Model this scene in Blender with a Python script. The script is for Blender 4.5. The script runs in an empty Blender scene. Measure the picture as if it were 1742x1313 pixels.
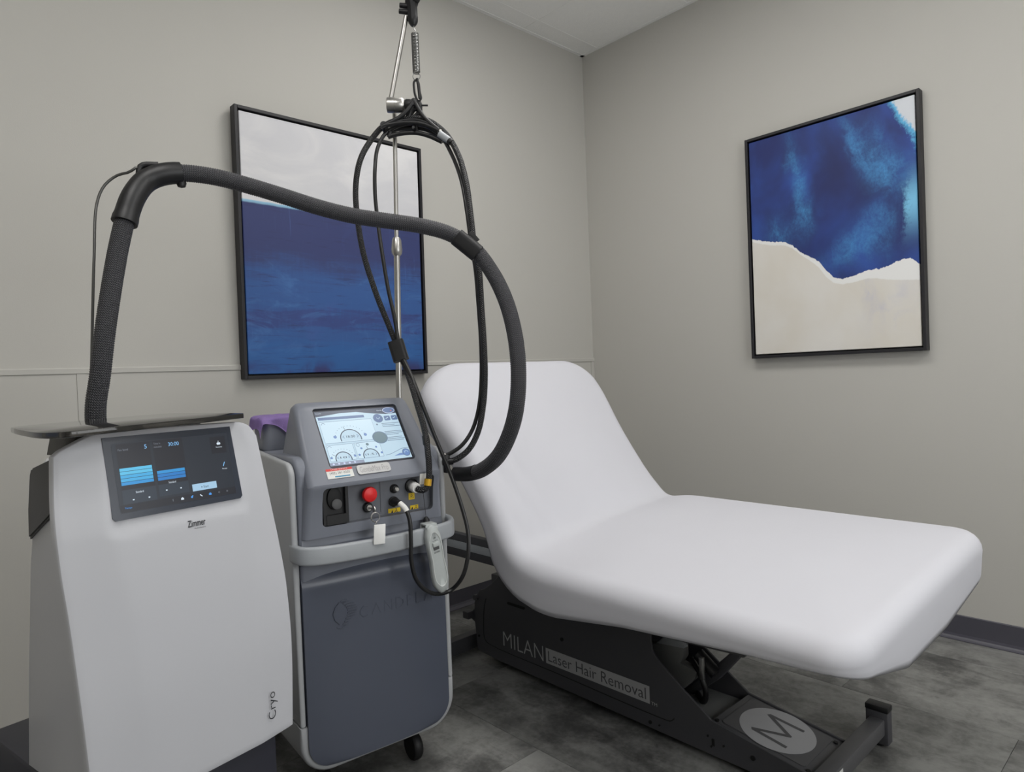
import bpy, bmesh, math, random
from mathutils import Vector, Matrix
random.seed(7)
S = bpy.context.scene
COL = S.collection

# ------------------------------------------------------------------ camera, world, exposure
FPX = 1144.78
YAW, PITCH, ROLL = 0.8204, -0.0165, -0.04
cam_d = bpy.data.cameras.new('camera')
cam_d.sensor_width = 36.0
cam_d.sensor_fit = 'HORIZONTAL'
cam_d.lens = FPX / 1742.0 * 36.0
cam_d.clip_start = 0.02
cam = bpy.data.objects.new('camera', cam_d)
COL.objects.link(cam)
cfw = Vector((math.cos(PITCH) * math.cos(YAW), math.cos(PITCH) * math.sin(YAW), math.sin(PITCH)))
cr0 = Vector((math.sin(YAW), -math.cos(YAW), 0))
cu0 = cr0.cross(cfw)
cr = math.cos(ROLL) * cr0 + math.sin(ROLL) * cu0
cu = -math.sin(ROLL) * cr0 + math.cos(ROLL) * cu0
cm = Matrix(((cr.x, cu.x, -cfw.x), (cr.y, cu.y, -cfw.y), (cr.z, cu.z, -cfw.z))).to_4x4()
cm.translation = Vector((-3.1609, -2.6545, 1.1494))
cam.matrix_world = cm
S.camera = cam

world = bpy.data.worlds.new('world')
S.world = world
world.use_nodes = True
world.node_tree.nodes['Background'].inputs[0].default_value = (0.5, 0.5, 0.5, 1)
world.node_tree.nodes['Background'].inputs[1].default_value = 0.05
LAMP_STRENGTH = 9.8
S.view_settings.view_transform = 'Standard'
S.view_settings.look = 'None'
S.view_settings.exposure = 0.0
S.view_settings.gamma = 1.0
S.view_settings.use_curve_mapping = False
S.cycles.use_denoising = True
S.cycles.max_bounces = 8

# area light added behind the camera for front fill; no window known
fill_l = bpy.data.lights.new('added_front_fill', 'AREA')
fill_l.shape = 'RECTANGLE'; fill_l.size = 2.2; fill_l.size_y = 1.5
fill_l.energy = 34.0; fill_l.color = (0.95, 0.975, 1.0)
fill_o = bpy.data.objects.new('added_front_fill', fill_l)
COL.objects.link(fill_o)
fill_o.location = (-1.9, -4.27, 1.6); fill_o.rotation_euler = (math.radians(90), 0, 0)

# ------------------------------------------------------------------ materials
def s2l(c):
    return tuple(((v / 255.0) / 12.92 if v <= 10 else (((v / 255.0) + 0.055) / 1.055) ** 2.4) for v in c)

class NT:
    """tiny helper for node trees"""
    def __init__(s, mat):
        s.t = mat.node_tree
    def n(s, typ, **kw):
        nd = s.t.nodes.new(typ)
        for k, v in kw.items():
            setattr(nd, k, v)
        return nd
    def l(s, a, b):
        s.t.links.new(a, b)
    def val(s, sock, v):
        if isinstance(v, (int, float)):
            sock.default_value = v
        elif isinstance(v, (tuple, list)):
            sock.default_value = tuple(v) + ((1,) if len(v) == 3 and len(sock.default_value) == 4 else ())
        else:
            s.l(v, sock)
    def m(s, op, a, b=0.0, c=None):
        nd = s.n('ShaderNodeMath', operation=op)
        s.val(nd.inputs[0], a); s.val(nd.inputs[1], b)
        if c is not None:
            s.val(nd.inputs[2], c)
        return nd.outputs[0]
    def mix(s, f, a, b):
        nd = s.n('ShaderNodeMix', data_type='RGBA')
        s.val(nd.inputs[0], f); s.val(nd.inputs[6], a); s.val(nd.inputs[7], b)
        return nd.outputs[2]
    def noise(s, vec, scale, detail=3, rough=0.5, dist=0.0):
        nd = s.n('ShaderNodeTexNoise')
        nd.inputs['Scale'].default_value = scale; nd.inputs['Detail'].default_value = detail
        nd.inputs['Roughness'].default_value = rough; nd.inputs['Distortion'].default_value = dist
        if vec is not None:
            s.l(vec, nd.inputs['Vector'])
        return nd.outputs['Fac']
    def ramp(s, f, lo, hi):
        nd = s.n('ShaderNodeMapRange', interpolation_type='SMOOTHSTEP')
        s.val(nd.inputs[0], f); s.val(nd.inputs[1], lo); s.val(nd.inputs[2], hi)
        return nd.outputs[0]
    def scale(s, vec, v):
        nd = s.n('ShaderNodeVectorMath', operation='MULTIPLY')
        s.l(vec, nd.inputs[0]); nd.inputs[1].default_value = v
        return nd.outputs[0]

def mat(name, rgb, rough=0.5, metal=0.0, var=0.04, nscale=8.0, bump=0.0, bscale=200.0, coat=0.0, emit=None, estr=0.0, spec=0.5, linear=False):
    m = bpy.data.materials.new(name)
    m.use_nodes = True
    t = NT(m)
    b = m.node_tree.nodes['Principled BSDF']
    c = rgb if linear else s2l(rgb)
    tc = t.n('ShaderNodeTexCoord').outputs['Object']
    f = t.noise(tc, nscale, 3)
    lo = tuple(v * (1 - var) for v in c); hi = tuple(min(1, v * (1 + var)) for v in c)
    t.l(t.mix(f, lo, hi), b.inputs['Base Color'])
    b.inputs['Roughness'].default_value = rough
    b.inputs['Metallic'].default_value = metal
    b.inputs['Specular IOR Level'].default_value = spec
    b.inputs['Coat Weight'].default_value = coat
    if bump:
        bn = t.n('ShaderNodeBump')
        bn.inputs['Strength'].default_value = bump
        bn.inputs['Distance'].default_value = 0.002
        t.l(t.noise(tc, bscale, 4), bn.inputs['Height'])
        t.l(bn.outputs[0], b.inputs['Normal'])
    if emit:
        b.inputs['Emission Color'].default_value = s2l(emit) + (1,)
        b.inputs['Emission Strength'].default_value = estr
    return m

M = {}
M['wall'] = mat('wall paint', (188, 186, 180), 0.75, var=0.015, nscale=2, bump=0.12, bscale=260)
M['panel'] = mat('wall panel paint', (186, 184, 178), 0.6, var=0.015, nscale=2, bump=0.08, bscale=200)
M['base'] = mat('vinyl cove base', (76, 75, 84), 0.38, var=0.05)
M['tile'] = mat('acoustic tile', (240, 240, 238), 0.9, var=0.03, nscale=40, bump=0.5, bscale=120)
M['grid'] = mat('white grid metal', (238, 238, 236), 0.5)
M['plain_floor'] = mat('floor bed', (40, 40, 40), 0.7)
M['black'] = mat('black plastic', (22, 22, 24), 0.45, var=0.1)
M['frame_black'] = mat('black frame wood', (26, 25, 29), 0.5, var=0.1)
M['deep'] = mat('black cavity', (8, 8, 9), 0.6)
M['base_black'] = mat('black powder coat', (70, 70, 74), 0.5, var=0.06, bump=0.05, bscale=500)
M['cover_grey'] = mat('charcoal powder coat', (86, 86, 88), 0.5, var=0.05, bump=0.05, bscale=500)
M['navy'] = mat('dark navy plastic', (44, 45, 55), 0.45)
M['cryo_white'] = mat('white device plastic', (193, 194, 199), 0.42, var=0.01, coat=0.15)
M['vent_grey'] = mat('charcoal side plastic', (80, 80, 81), 0.55)
M['bracket'] = mat('dark olive bracket', (42, 40, 36), 0.45)
M['lg_shell'] = mat('light grey device plastic', (170, 172, 174), 0.42, var=0.02)
M['mid_grey'] = mat('mid grey device plastic', (122, 126, 136), 0.38, var=0.02)
M['panel_dark'] = mat('dark blue grey panel', (78, 83, 96), 0.33, var=0.03, coat=0.1)
M['recess_grey'] = mat('recess grey plastic', (100, 103, 110), 0.45)
M['handle_grey'] = mat('grey handle plastic', (160, 164, 168), 0.42)
M['remote'] = mat('pale grey plastic', (178, 183, 182), 0.42)
M['remote_line'] = mat('remote moulding', (205, 208, 206), 0.42)
M['chrome'] = mat('brushed steel', (190, 188, 184), 0.33, metal=1.0, var=0.05)
M['dark_metal'] = mat('grey coated rod', (92, 92, 90), 0.4, metal=0.6)
M['spring'] = mat('spring steel', (150, 150, 148), 0.35, metal=1.0)
M['sheet'] = mat('white sheet fabric', (202, 202, 208), 0.8, var=0.01, bump=0.06, bscale=900, spec=0.2)
M['cushion'] = mat('cream vinyl cushion', (220, 218, 210), 0.5)
M['red'] = mat('red button plastic', (214, 30, 32), 0.4)
M['yellow'] = mat('yellow sticker', (226, 192, 20), 0.5)
M['gold'] = mat('yellow ring', (205, 160, 40), 0.35, metal=0.4)
M['white'] = mat('white plastic', (236, 236, 234), 0.45)
M['sticker'] = mat('white sticker', (226, 226, 222), 0.5)
M['sticker_red'] = mat('red print', (214, 66, 60), 0.5)
M['sticker_blue'] = mat('blue print', (40, 140, 180), 0.5)
M['ink'] = mat('dark ink', (40, 42, 48), 0.6)
M['plate'] = mat('silver name plate', (186, 186, 186), 0.35, metal=0.3)
M['plate_ink'] = mat('name plate lettering', (150, 148, 150), 0.3, metal=0.3)
M['decal'] = mat('grey decal', (172, 172, 174), 0.55)
M['decal_dim'] = mat('dim grey decal', (176, 176, 178), 0.55)
M['purple'] = mat('purple terry cloth', (186, 160, 222), 0.9, var=0.12, nscale=60, bump=0.5, bscale=500, spec=0.1)
M['motor'] = mat('grey motor housing', (120, 121, 120), 0.5)
M['silver'] = mat('bare aluminium', (170, 170, 168), 0.35, metal=0.9)
M['screen_glass'] = mat('display glass', (50, 56, 68), 0.22, var=0.02)
M['rubber'] = mat('black rubber', (20, 20, 21), 0.55)
M['lamp'] = mat('lamp diffuser', (240, 240, 240), 0.6, emit=(255, 253, 250), estr=LAMP_STRENGTH)

def cable_mat(name, rgb, ring, rough=0.45):
    """braided jacket: fine woven relief from UV (u around, v along in metres)"""
    m = bpy.data.materials.new(name); m.use_nodes = True
    t = NT(m); b = m.node_tree.nodes['Principled BSDF']
    uv = t.n('ShaderNodeTexCoord').outputs['UV']
    sp = t.n('ShaderNodeSeparateXYZ'); t.l(uv, sp.inputs[0])
    a = t.m('SINE', t.m('MULTIPLY', sp.outputs[0], 2 * math.pi * ring[0]))
    c = t.m('SINE', t.m('MULTIPLY', sp.outputs[1], 2 * math.pi * ring[1]))
    w = t.m('MULTIPLY', a, c)
    f = t.ramp(w, -0.2, 0.5)
    col = s2l(rgb)
    t.l(t.mix(f, tuple(v * 0.45 for v in col), tuple(v * 1.6 for v in col)), b.inputs['Base Color'])
    b.inputs['Roughness'].default_value = rough
    bn = t.n('ShaderNodeBump'); bn.inputs['Strength'].default_value = 0.6; bn.inputs['Distance'].default_value = 0.002
    t.l(w, bn.inputs['Height']); t.l(bn.outputs[0], b.inputs['Normal'])
    return m
M['hose'] = cable_mat('woven hose sleeve', (62, 62, 66), (26, 192.3))
M['braid'] = cable_mat('braided cable jacket', (22, 22, 24), (8, 160), 0.36)
M['lead'] = mat('smooth black lead', (28, 28, 29), 0.35, var=0.1)

def floor_mat():
    m = bpy.data.materials.new('concrete look vinyl'); m.use_nodes = True
    t = NT(m); b = m.node_tree.nodes['Principled BSDF']
    g = t.n('ShaderNodeNewGeometry').outputs['Position']
    oi = t.n('ShaderNodeObjectInfo')
    off = t.n('ShaderNodeVectorMath', operation='ADD')
    sc = t.n('ShaderNodeVectorMath', operation='SCALE')
    cx = t.n('ShaderNodeCombineXYZ')
    t.l(oi.outputs['Random'], cx.inputs[2]); t.l(cx.outputs[0], sc.inputs[0]); sc.inputs['Scale'].default_value = 7.0
    t.l(g, off.inputs[0]); t.l(sc.outputs[0], off.inputs[1])
    v = off.outputs[0]
    n1 = t.noise(v, 4.0, 6, 0.62, 0.4)
    n2 = t.noise(t.scale(v, (14, 5, 5)), 1.0, 6, 0.65, 0.8)
    n3 = t.noise(v, 60, 4, 0.6)
    f = t.m('ADD', t.m('MULTIPLY', n1, 0.55), t.m('ADD', t.m('MULTIPLY', n2, 0.3), t.m('MULTIPLY', n3, 0.15)))
    f = t.m('ADD', f, t.m('MULTIPLY', t.m('SUBTRACT', oi.outputs['Random'], 0.5), 0.05))
    f = t.ramp(f, 0.36, 0.64)
    t.l(t.mix(f, s2l((70, 70, 69)), s2l((140, 140, 137))), b.inputs['Base Color'])
    b.inputs['Roughness'].default_value = 0.42
    bn = t.n('ShaderNodeBump'); bn.inputs['Strength'].default_value = 0.08; bn.inputs['Distance'].default_value = 0.002
    t.l(n3, bn.inputs['Height']); t.l(bn.outputs[0], b.inputs['Normal'])
    return m
M['floor'] = floor_mat()

def uvsep(t):
    uv = t.n('ShaderNodeTexCoord').outputs['UV']
    sp = t.n('ShaderNodeSeparateXYZ'); t.l(uv, sp.inputs[0])
    return uv, sp.outputs[0], sp.outputs[1]

def blob(t, u, v, cu_, cv_, su, sv, ang=0.0):
    du = t.m('SUBTRACT', u, cu_); dv = t.m('SUBTRACT', v, cv_)
    ca, sa = math.cos(ang), math.sin(ang)
    a = t.m('DIVIDE', t.m('ADD', t.m('MULTIPLY', du, ca), t.m('MULTIPLY', dv, sa)), su)
    b = t.m('DIVIDE', t.m('SUBTRACT', t.m('MULTIPLY', dv, ca), t.m('MULTIPLY', du, sa)), sv)
    r = t.m('ADD', t.m('MULTIPLY', a, a), t.m('MULTIPLY', b, b))
    return t.m('POWER', 2.71828, t.m('MULTIPLY', r, -1.0))

def curve(t, u, pts):
    nd = t.n('ShaderNodeFloatCurve')
    t.val(nd.inputs['Value'], u)
    c = nd.mapping.curves[0]
    c.points[0].location = pts[0]; c.points[1].location = pts[-1]
    for p in pts[1:-1]:
        c.points.new(p[0], p[1])
    for p in c.points:
        p.handle_type = 'AUTO'
    nd.mapping.update()
    return nd.outputs[0]

def sea_mat():
    """pale sky over a band of dark indigo turning to brushed blue; v runs down"""
    m = bpy.data.materials.new('painted seascape canvas'); m.use_nodes = True
    t = NT(m); b = m.node_tree.nodes['Principled BSDF']
    uv, u, v = uvsep(t)
    st = t.noise(t.scale(uv, (3, 26, 1)), 1.0, 5, 0.6, 0.5)
    st2 = t.noise(t.scale(uv, (5, 70, 1)), 1.0, 4, 0.6, 0.3)
    vs = t.noise(t.scale(uv, (60, 6, 1)), 1.0, 4, 0.6, 0.3)
    cl = t.noise(uv, 4, 5, 0.55, 0.6)
    vv = t.m('ADD', v, t.m('MULTIPLY', t.m('SUBTRACT', st, 0.5), 0.22))
    vv = t.m('ADD', vv, t.m('MULTIPLY', t.m('SUBTRACT', vs, 0.5), 0.05))
    c = t.mix(t.ramp(vv, 0.50, 0.66), s2l((48, 58, 108)), s2l((48, 88, 150)))
    c = t.mix(t.m('MULTIPLY', t.ramp(vv, 0.72, 0.77), t.m('SUBTRACT', 1.0, t.ramp(vv, 0.79, 0.84))), c, s2l((50, 70, 130)))
    c = t.mix(t.ramp(vv, 0.84, 0.92), c, s2l((42, 94, 158)))
    c = t.mix(t.m('MULTIPLY', t.ramp(st2, 0.56, 0.72), 0.5), c, s2l((40, 42, 84)))
    c = t.mix(t.m('MULTIPLY', t.ramp(cl, 0.58, 0.75), 0.4), c, s2l((66, 92, 160)))
    band = t.m('MULTIPLY', t.ramp(v, 0.52, 0.62), t.m('SUBTRACT', 1.0, t.ramp(v, 0.86, 0.98)))
    patch = t.ramp(t.noise(t.scale(uv, (3.5, 9, 1)), 1.0, 6, 0.65, 1.2), 0.50, 0.70)
    c = t.mix(t.m('MULTIPLY', t.m('MULTIPLY', band, patch), 0.65), c, s2l((70, 116, 178)))
    scr = t.ramp(t.noise(t.scale(uv, (2.5, 46, 1)), 1.0, 5, 0.7, 0.6), 0.60, 0.72)
    c = t.mix(t.m('MULTIPLY', t.m('MULTIPLY', scr, t.ramp(v, 0.36, 0.5)), 0.45), c, s2l((36, 36, 76)))
    scv = t.ramp(t.noise(t.scale(uv, (55, 4, 1)), 1.0, 5, 0.7, 0.6), 0.60, 0.74)
    c = t.mix(t.m('MULTIPLY', scv, 0.22), c, s2l((86, 120, 180)))
    c = t.mix(t.m('MULTIPLY', t.ramp(v, 0.93, 1.0), t.ramp(cl, 0.40, 0.6)), c, s2l((50, 52, 106)))
    hz = t.m('ADD', t.m('ADD', t.m('MULTIPLY', u, 0.022), 0.332), t.m('MULTIPLY', t.m('SUBTRACT', cl, 0.5), 0.015))
    d = t.m('SUBTRACT', v, hz)
    sky = t.mix(t.ramp(t.noise(t.scale(uv, (2, 4, 1)), 1.0, 5, 0.6, 0.8), 0.35, 0.7), s2l((206, 206, 210)), s2l((224, 223, 224)))
    rim = t.m('MULTIPLY', t.m('MULTIPLY', t.ramp(d, -0.004, 0.0), t.m('SUBTRACT', 1.0, t.ramp(d, 0.004, 0.012))), t.m('SUBTRACT', 1.0, t.ramp(u, 0.25, 0.6)))
    c = t.mix(t.ramp(d, -0.003, 0.003), sky, c)
    c = t.mix(t.m('MULTIPLY', rim, 0.8), c, s2l((150, 200, 226)))
    t.l(c, b.inputs['Base Color'])
    b.inputs['Roughness'].default_value = 0.6
    bn = t.n('ShaderNodeBump'); bn.inputs['Strength'].default_value = 0.1; bn.inputs['Distance'].default_value = 0.002
    t.l(st2, bn.inputs['Height']); t.l(bn.outputs[0], b.inputs['Normal'])
    return m
M['sea'] = sea_mat()

def torn_mat():
    """blue water-colour above a torn paper edge, ivory below; v runs down"""
    m = bpy.data.materials.new('water-colour and torn paper canvas'); m.use_nodes = True
    t = NT(m); b = m.node_tree.nodes['Principled BSDF']
    uv, u, v = uvsep(t)
    n = t.noise(uv, 5, 6, 0.6, 0.5)
    nf = t.noise(uv, 70, 4, 0.7)
    nw = t.noise(uv, 3.2, 3, 0.5, 0.3)
    uu = t.m('ADD', u, t.m('MULTIPLY', t.m('SUBTRACT', n, 0.5), 0.22))
    vv = t.m('ADD', v, t.m('MULTIPLY', t.m('SUBTRACT', nw, 0.5), 0.12))
    c = t.mix(t.ramp(nw, 0.35, 0.68), s2l((30, 44, 104)), s2l((44, 78, 158)))
    dark = t.m('MAXIMUM', blob(t, uu, vv, 0.53, 0.17, 0.10, 0.24, -0.35), blob(t, uu, vv, 0.72, 0.33, 0.16, 0.13, 0.5))
    c = t.mix(t.m('MULTIPLY', dark, 0.85), c, s2l((28, 38, 88)))
    c = t.mix(t.m('MULTIPLY', blob(t, uu, vv, 0.52, 0.52, 0.30, 0.06, -0.35), 0.7), c, s2l((28, 48, 110)))
    c = t.mix(t.m('MULTIPLY', blob(t, uu, vv, 0.12, 0.34, 0.1, 0.16, 0.0), 0.6), c, s2l((32, 46, 104)))
    gran = t.ramp(nf, 0.25, 0.7)
    wet = t.noise(uv, 9, 6, 0.65, 1.0)
    def light(amount, *a):
        return t.m('MULTIPLY', t.m('MULTIPLY', blob(t, uu, vv, *a), amount), t.m('ADD', t.m('MULTIPLY', gran, 0.6), 0.4))
    for a in ((1.0, 0.31, 0.20, 0.04, 0.17, -0.18), (1.0, 0.36, 0.36, 0.06, 0.07, 0.0), (0.7, 0.20, 0.44, 0.10, 0.06, 0.0),
              (0.9, 0.68, 0.13, 0.035, 0.13, -0.55), (1.0, 0.84, 0.28, 0.10, 0.07, 0.5), (0.9, 0.78, 0.18, 0.07, 0.11, -0.5),
              (0.7, 0.80, 0.46, 0.07, 0.06, -0.4), (0.8, 0.62, 0.57, 0.13, 0.05, -0.3), (0.6, 0.75, 0.56, 0.1, 0.08, 0)):
        c = t.mix(t.m('MULTIPLY', light(*a), t.m('ADD', 0.35, t.m('MULTIPLY', 0.65, t.ramp(wet, 0.35, 0.62)))), c, s2l((66, 136, 194)))
    ed = t.m('ADD', t.m('SUBTRACT', u, t.m('MULTIPLY', t.m('SUBTRACT', nf, 0.5), 0.10)), t.m('MULTIPLY', t.m('SUBTRACT', n, 0.5), 0.2))
    e1 = t.m('MULTIPLY', t.ramp(ed, 0.91, 0.97), blob(t, u, v, 1.0, 0.42, 9.0, 0.10))
    c = t.mix(e1, c, s2l((120, 190, 226)))
    corner = t.m('SUBTRACT', t.m('ADD', u, t.m('MULTIPLY', t.m('SUBTRACT', nf, 0.5), 0.07)), t.m('ADD', t.m('MULTIPLY', v, 0.75), t.m('ADD', 0.80, t.m('MULTIPLY', n, 0.15))))
    c = t.mix(t.ramp(corner, -0.04, 0.0), c, s2l((90, 176, 220)))
    c = t.mix(t.ramp(corner, -0.005, 0.02), c, s2l((212, 216, 222)))
    jag = t.m('MULTIPLY', t.m('SUBTRACT', t.noise(t.scale(uv, (1, 0.2, 1)), 45, 4, 0.6), 0.5), 0.022)
    top = t.m('ADD', curve(t, u, [(0, .453), (.12, .478), (.25, .503), (.34, .557), (.43, .60), (.50, .66), (.54, .687), (.62, .69), (.72, .672), (.82, .667), (.90, .648), (.95, .645), (1, .672)]), jag)
    bot = t.m('ADD', curve(t, u, [(0, .466), (.12, .494), (.25, .517), (.34, .57), (.43, .625), (.50, .69), (.55, .712), (.62, .715), (.74, .706), (.85, .722), (1, .735)]), t.m('MULTIPLY', jag, 0.4))
    paper = t.mix(t.ramp(nw, 0.3, 0.7), s2l((214, 209, 199)), s2l((220, 217, 211)))
    lav = t.m('MULTIPLY', t.ramp(n, 0.45, 0.7), t.m('MAXIMUM', blob(t, u, v, 0.85, 0.83, 0.12, 0.12, 0.4), blob(t, u, v, 0.72, 0.75, 0.1, 0.05, 0.4)))
    paper = t.mix(t.m('MULTIPLY', lav, 0.8), paper, s2l((190, 190, 206)))
    c = t.mix(t.ramp(t.m('SUBTRACT', v, top), -0.002, 0.002), c, s2l((232, 232, 230)))
    c = t.mix(t.ramp(t.m('SUBTRACT', v, bot), -0.003, 0.003), c, paper)
    t.l(c, b.inputs['Base Color'])
    b.inputs['Roughness'].default_value = 0.6
    return m
M['torn'] = torn_mat()

def glass_mat():
    m = bpy.data.materials.new('smoked glass'); m.use_nodes = True
    b = m.node_tree.nodes['Principled BSDF']
    t = NT(m)
    tc = t.n('ShaderNodeTexCoord').outputs['Object']
    t.l(t.mix(t.noise(tc, 5), (0.10, 0.095, 0.088), (0.13, 0.125, 0.115)), b.inputs['Base Color'])
    b.inputs['Roughness'].default_value = 0.03
    b.inputs['Transmission Weight'].default_value = 0.9
    b.inputs['IOR'].default_value = 1.5
    return m
M['glass'] = glass_mat()

def emis(name, rgb, strength=1.0):
    m = bpy.data.materials.new(name); m.use_nodes = True
    b = m.node_tree.nodes['Principled BSDF']
    b.inputs['Base Color'].default_value = s2l((20, 22, 26)) + (1,)
    b.inputs['Roughness'].default_value = 0.3
    b.inputs['Emission Color'].default_value = s2l(rgb) + (1,)
    b.inputs['Emission Strength'].default_value = strength
    return m
for nm, rgb in dict(e_bg=(28, 34, 44), e_box=(20, 21, 30), e_band=(36, 46, 58), e_c1=(86, 186, 226), e_c2=(62, 166, 218), e_c3=(40, 142, 206), e_c4=(28, 118, 190),
                    e_txt=(130, 190, 240), e_blue=(70, 150, 230), e_start=(160, 196, 222), e_grey=(120, 126, 136), e_white=(215, 228, 240), e_ink=(38, 46, 62),
                    l_bg=(186, 212, 228), l_pan=(200, 224, 238), l_line=(96, 118, 150), l_dark=(62, 72, 92), l_btn=(92, 116, 156), l_teal=(104, 128, 138), l_blue=(110, 140, 190), l_txt=(110, 128, 150), l_foot=(140, 150, 172), l_hi=(200, 210, 236), l_orange=(220, 110, 70)).items():
    M[nm] = emis('screen ' + nm, rgb)

# ------------------------------------------------------------------ mesh helpers
def root(name, label, cat, loc=(0, 0, 0), rz=0.0, group=None):
    o = bpy.data.objects.new(name, None)
    o.empty_display_size = 0.1
    COL.objects.link(o)
    o.location = loc; o.rotation_euler = (0, 0, rz)
    o['label'] = label; o['category'] = cat
    if group: o['group'] = group
    return o

def tag(o, label, cat, group=None):
    o['label'] = label; o['category'] = cat
    if group: o['group'] = group
    return o

def obj(name, bm, m, parent=None, label=None, smooth=True, kind=None, ang=40, off=None):
    me = bpy.data.meshes.new(name)
    bmesh.ops.recalc_face_normals(bm, faces=bm.faces)
    if off is not None:
        bmesh.ops.translate(bm, verts=bm.verts, vec=-Vector(off))
    bm.to_mesh(me); bm.free()
    mats = m if isinstance(m, (list, tuple)) else [m]
    for x in mats:
        me.materials.append(M[x])
    o = bpy.data.objects.new(name, me)
    COL.objects.link(o)
    if parent is not None:
        o.parent = parent
    elif off is not None:
        o.location = off
    if smooth:
        me.polygons.foreach_set('use_smooth', [True] * len(me.polygons))
        try:
            me.set_sharp_from_angle(angle=math.radians(ang))
        except Exception:
            pass
    if label: o['label'] = label
    if kind: o['kind'] = kind
    return o

def join(dst, src, mi=None):
    me = bpy.data.meshes.new('tmp'); src.to_mesh(me); src.free()
    n0 = len(dst.faces)
    dst.from_mesh(me); bpy.data.meshes.remove(me)
    dst.faces.ensure_lookup_table()
    if mi is not None:
        for f in dst.faces[n0:]:
            f.material_index = mi
    return dst

def box(x0, x1, y0, y1, z0, z1, bev=0.0, seg=2):
    bm = bmesh.new()
    bmesh.ops.create_cube(bm, size=1.0)
    for v in bm.verts:
        v.co = Vector(((x0 + x1) / 2 + v.co.x * (x1 - x0), (y0 + y1) / 2 + v.co.y * (y1 - y0), (z0 + z1) / 2 + v.co.z * (z1 - z0)))
    if bev:
        bmesh.ops.bevel(bm, geom=bm.edges[:], offset=bev, segments=seg, profile=0.5, affect='EDGES')
    return bm

def prism(pts, a, b, axis='y', bev=0.0, seg=2):
    """2D polygon extruded along an axis. axis 'y': pts=(x,z); 'x': pts=(y,z); 'z': pts=(x,y)"""
    def P(p, t):
        return {'y': (p[0], t, p[1]), 'x': (t, p[0], p[1]), 'z': (p[0], p[1], t)}[axis]
    bm = bmesh.new()
    A = [bm.verts.new(P(p, a)) for p in pts]
    B = [bm.verts.new(P(p, b)) for p in pts]
    fa = bm.faces.new(A); fb = bm.faces.new(B[::-1])
    n = len(pts)
    for i in range(n):
        bm.faces.new((A[i], A[(i + 1) % n], B[(i + 1) % n], B[i]))
    bmesh.ops.recalc_face_normals(bm, faces=bm.faces)
    if bev:
        es = list(set(list(fa.edges) + list(fb.edges)))
        bmesh.ops.bevel(bm, geom=es, offset=bev, segments=seg, profile=0.5, affect='EDGES')
    return bm

def rrect(x0, x1, z0, z1, r, n=6):
    """rounded rectangle; r = single or (bl, br, tr, tl)"""
    if not isinstance(r, (tuple, list)):
        r = (r,) * 4
    out = []
    for (cx, cz, rr, a0) in ((x0, z0, r[0], 180), (x1, z0, r[1], 270), (x1, z1, r[2], 0), (x0, z1, r[3], 90)):
        sx = 1 if cx == x0 else -1; sz = 1 if cz == z0 else -1
        ox, oz = cx + sx * rr, cz + sz * rr
        for k in range(n + 1):
            a = math.radians(a0 + 90 * k / n)
            out.append((ox + rr * math.cos(a), oz + rr * math.sin(a)))
    return out

def catmull(pts, step):
    P = [Vector(p) for p in pts]
    P = [P[0] * 2 - P[1]] + P + [P[-1] * 2 - P[-2]]
    dense = []
    for i in range(1, len(P) - 2):
        p0, p1, p2, p3 = P[i - 1], P[i], P[i + 1], P[i + 2]
        t01 = max((p1 - p0).length, 1e-6) ** 0.5; t12 = max((p2 - p1).length, 1e-6) ** 0.5; t23 = max((p3 - p2).length, 1e-6) ** 0.5
        m1 = (p2 - p1) + t12 * ((p1 - p0) / t01 - (p2 - p0) / (t01 + t12))
        m2 = (p2 - p1) + t12 * ((p3 - p2) / t23 - (p3 - p1) / (t12 + t23))
        for k in range(16):
            t = k / 16
            h = (2 * t**3 - 3 * t**2 + 1, t**3 - 2 * t**2 + t, -2 * t**3 + 3 * t**2, t**3 - t**2)
            dense.append(p1 * h[0] + m1 * h[1] + p2 * h[2] + m2 * h[3])
    dense.append(P[-2])
    L = [0.0]
    for a, b in zip(dense, dense[1:]):
        L.append(L[-1] + (b - a).length)
    n = max(2, int(round(L[-1] / step)))
    out = []; j = 0
    for k in range(n + 1):
        d = L[-1] * k / n
        while j < len(L) - 2 and L[j + 1] < d:
            j += 1
        f = (d - L[j]) / max(L[j + 1] - L[j], 1e-9)
        out.append(dense[j].lerp(dense[j + 1], min(max(f, 0), 1)))
    return out

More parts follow.
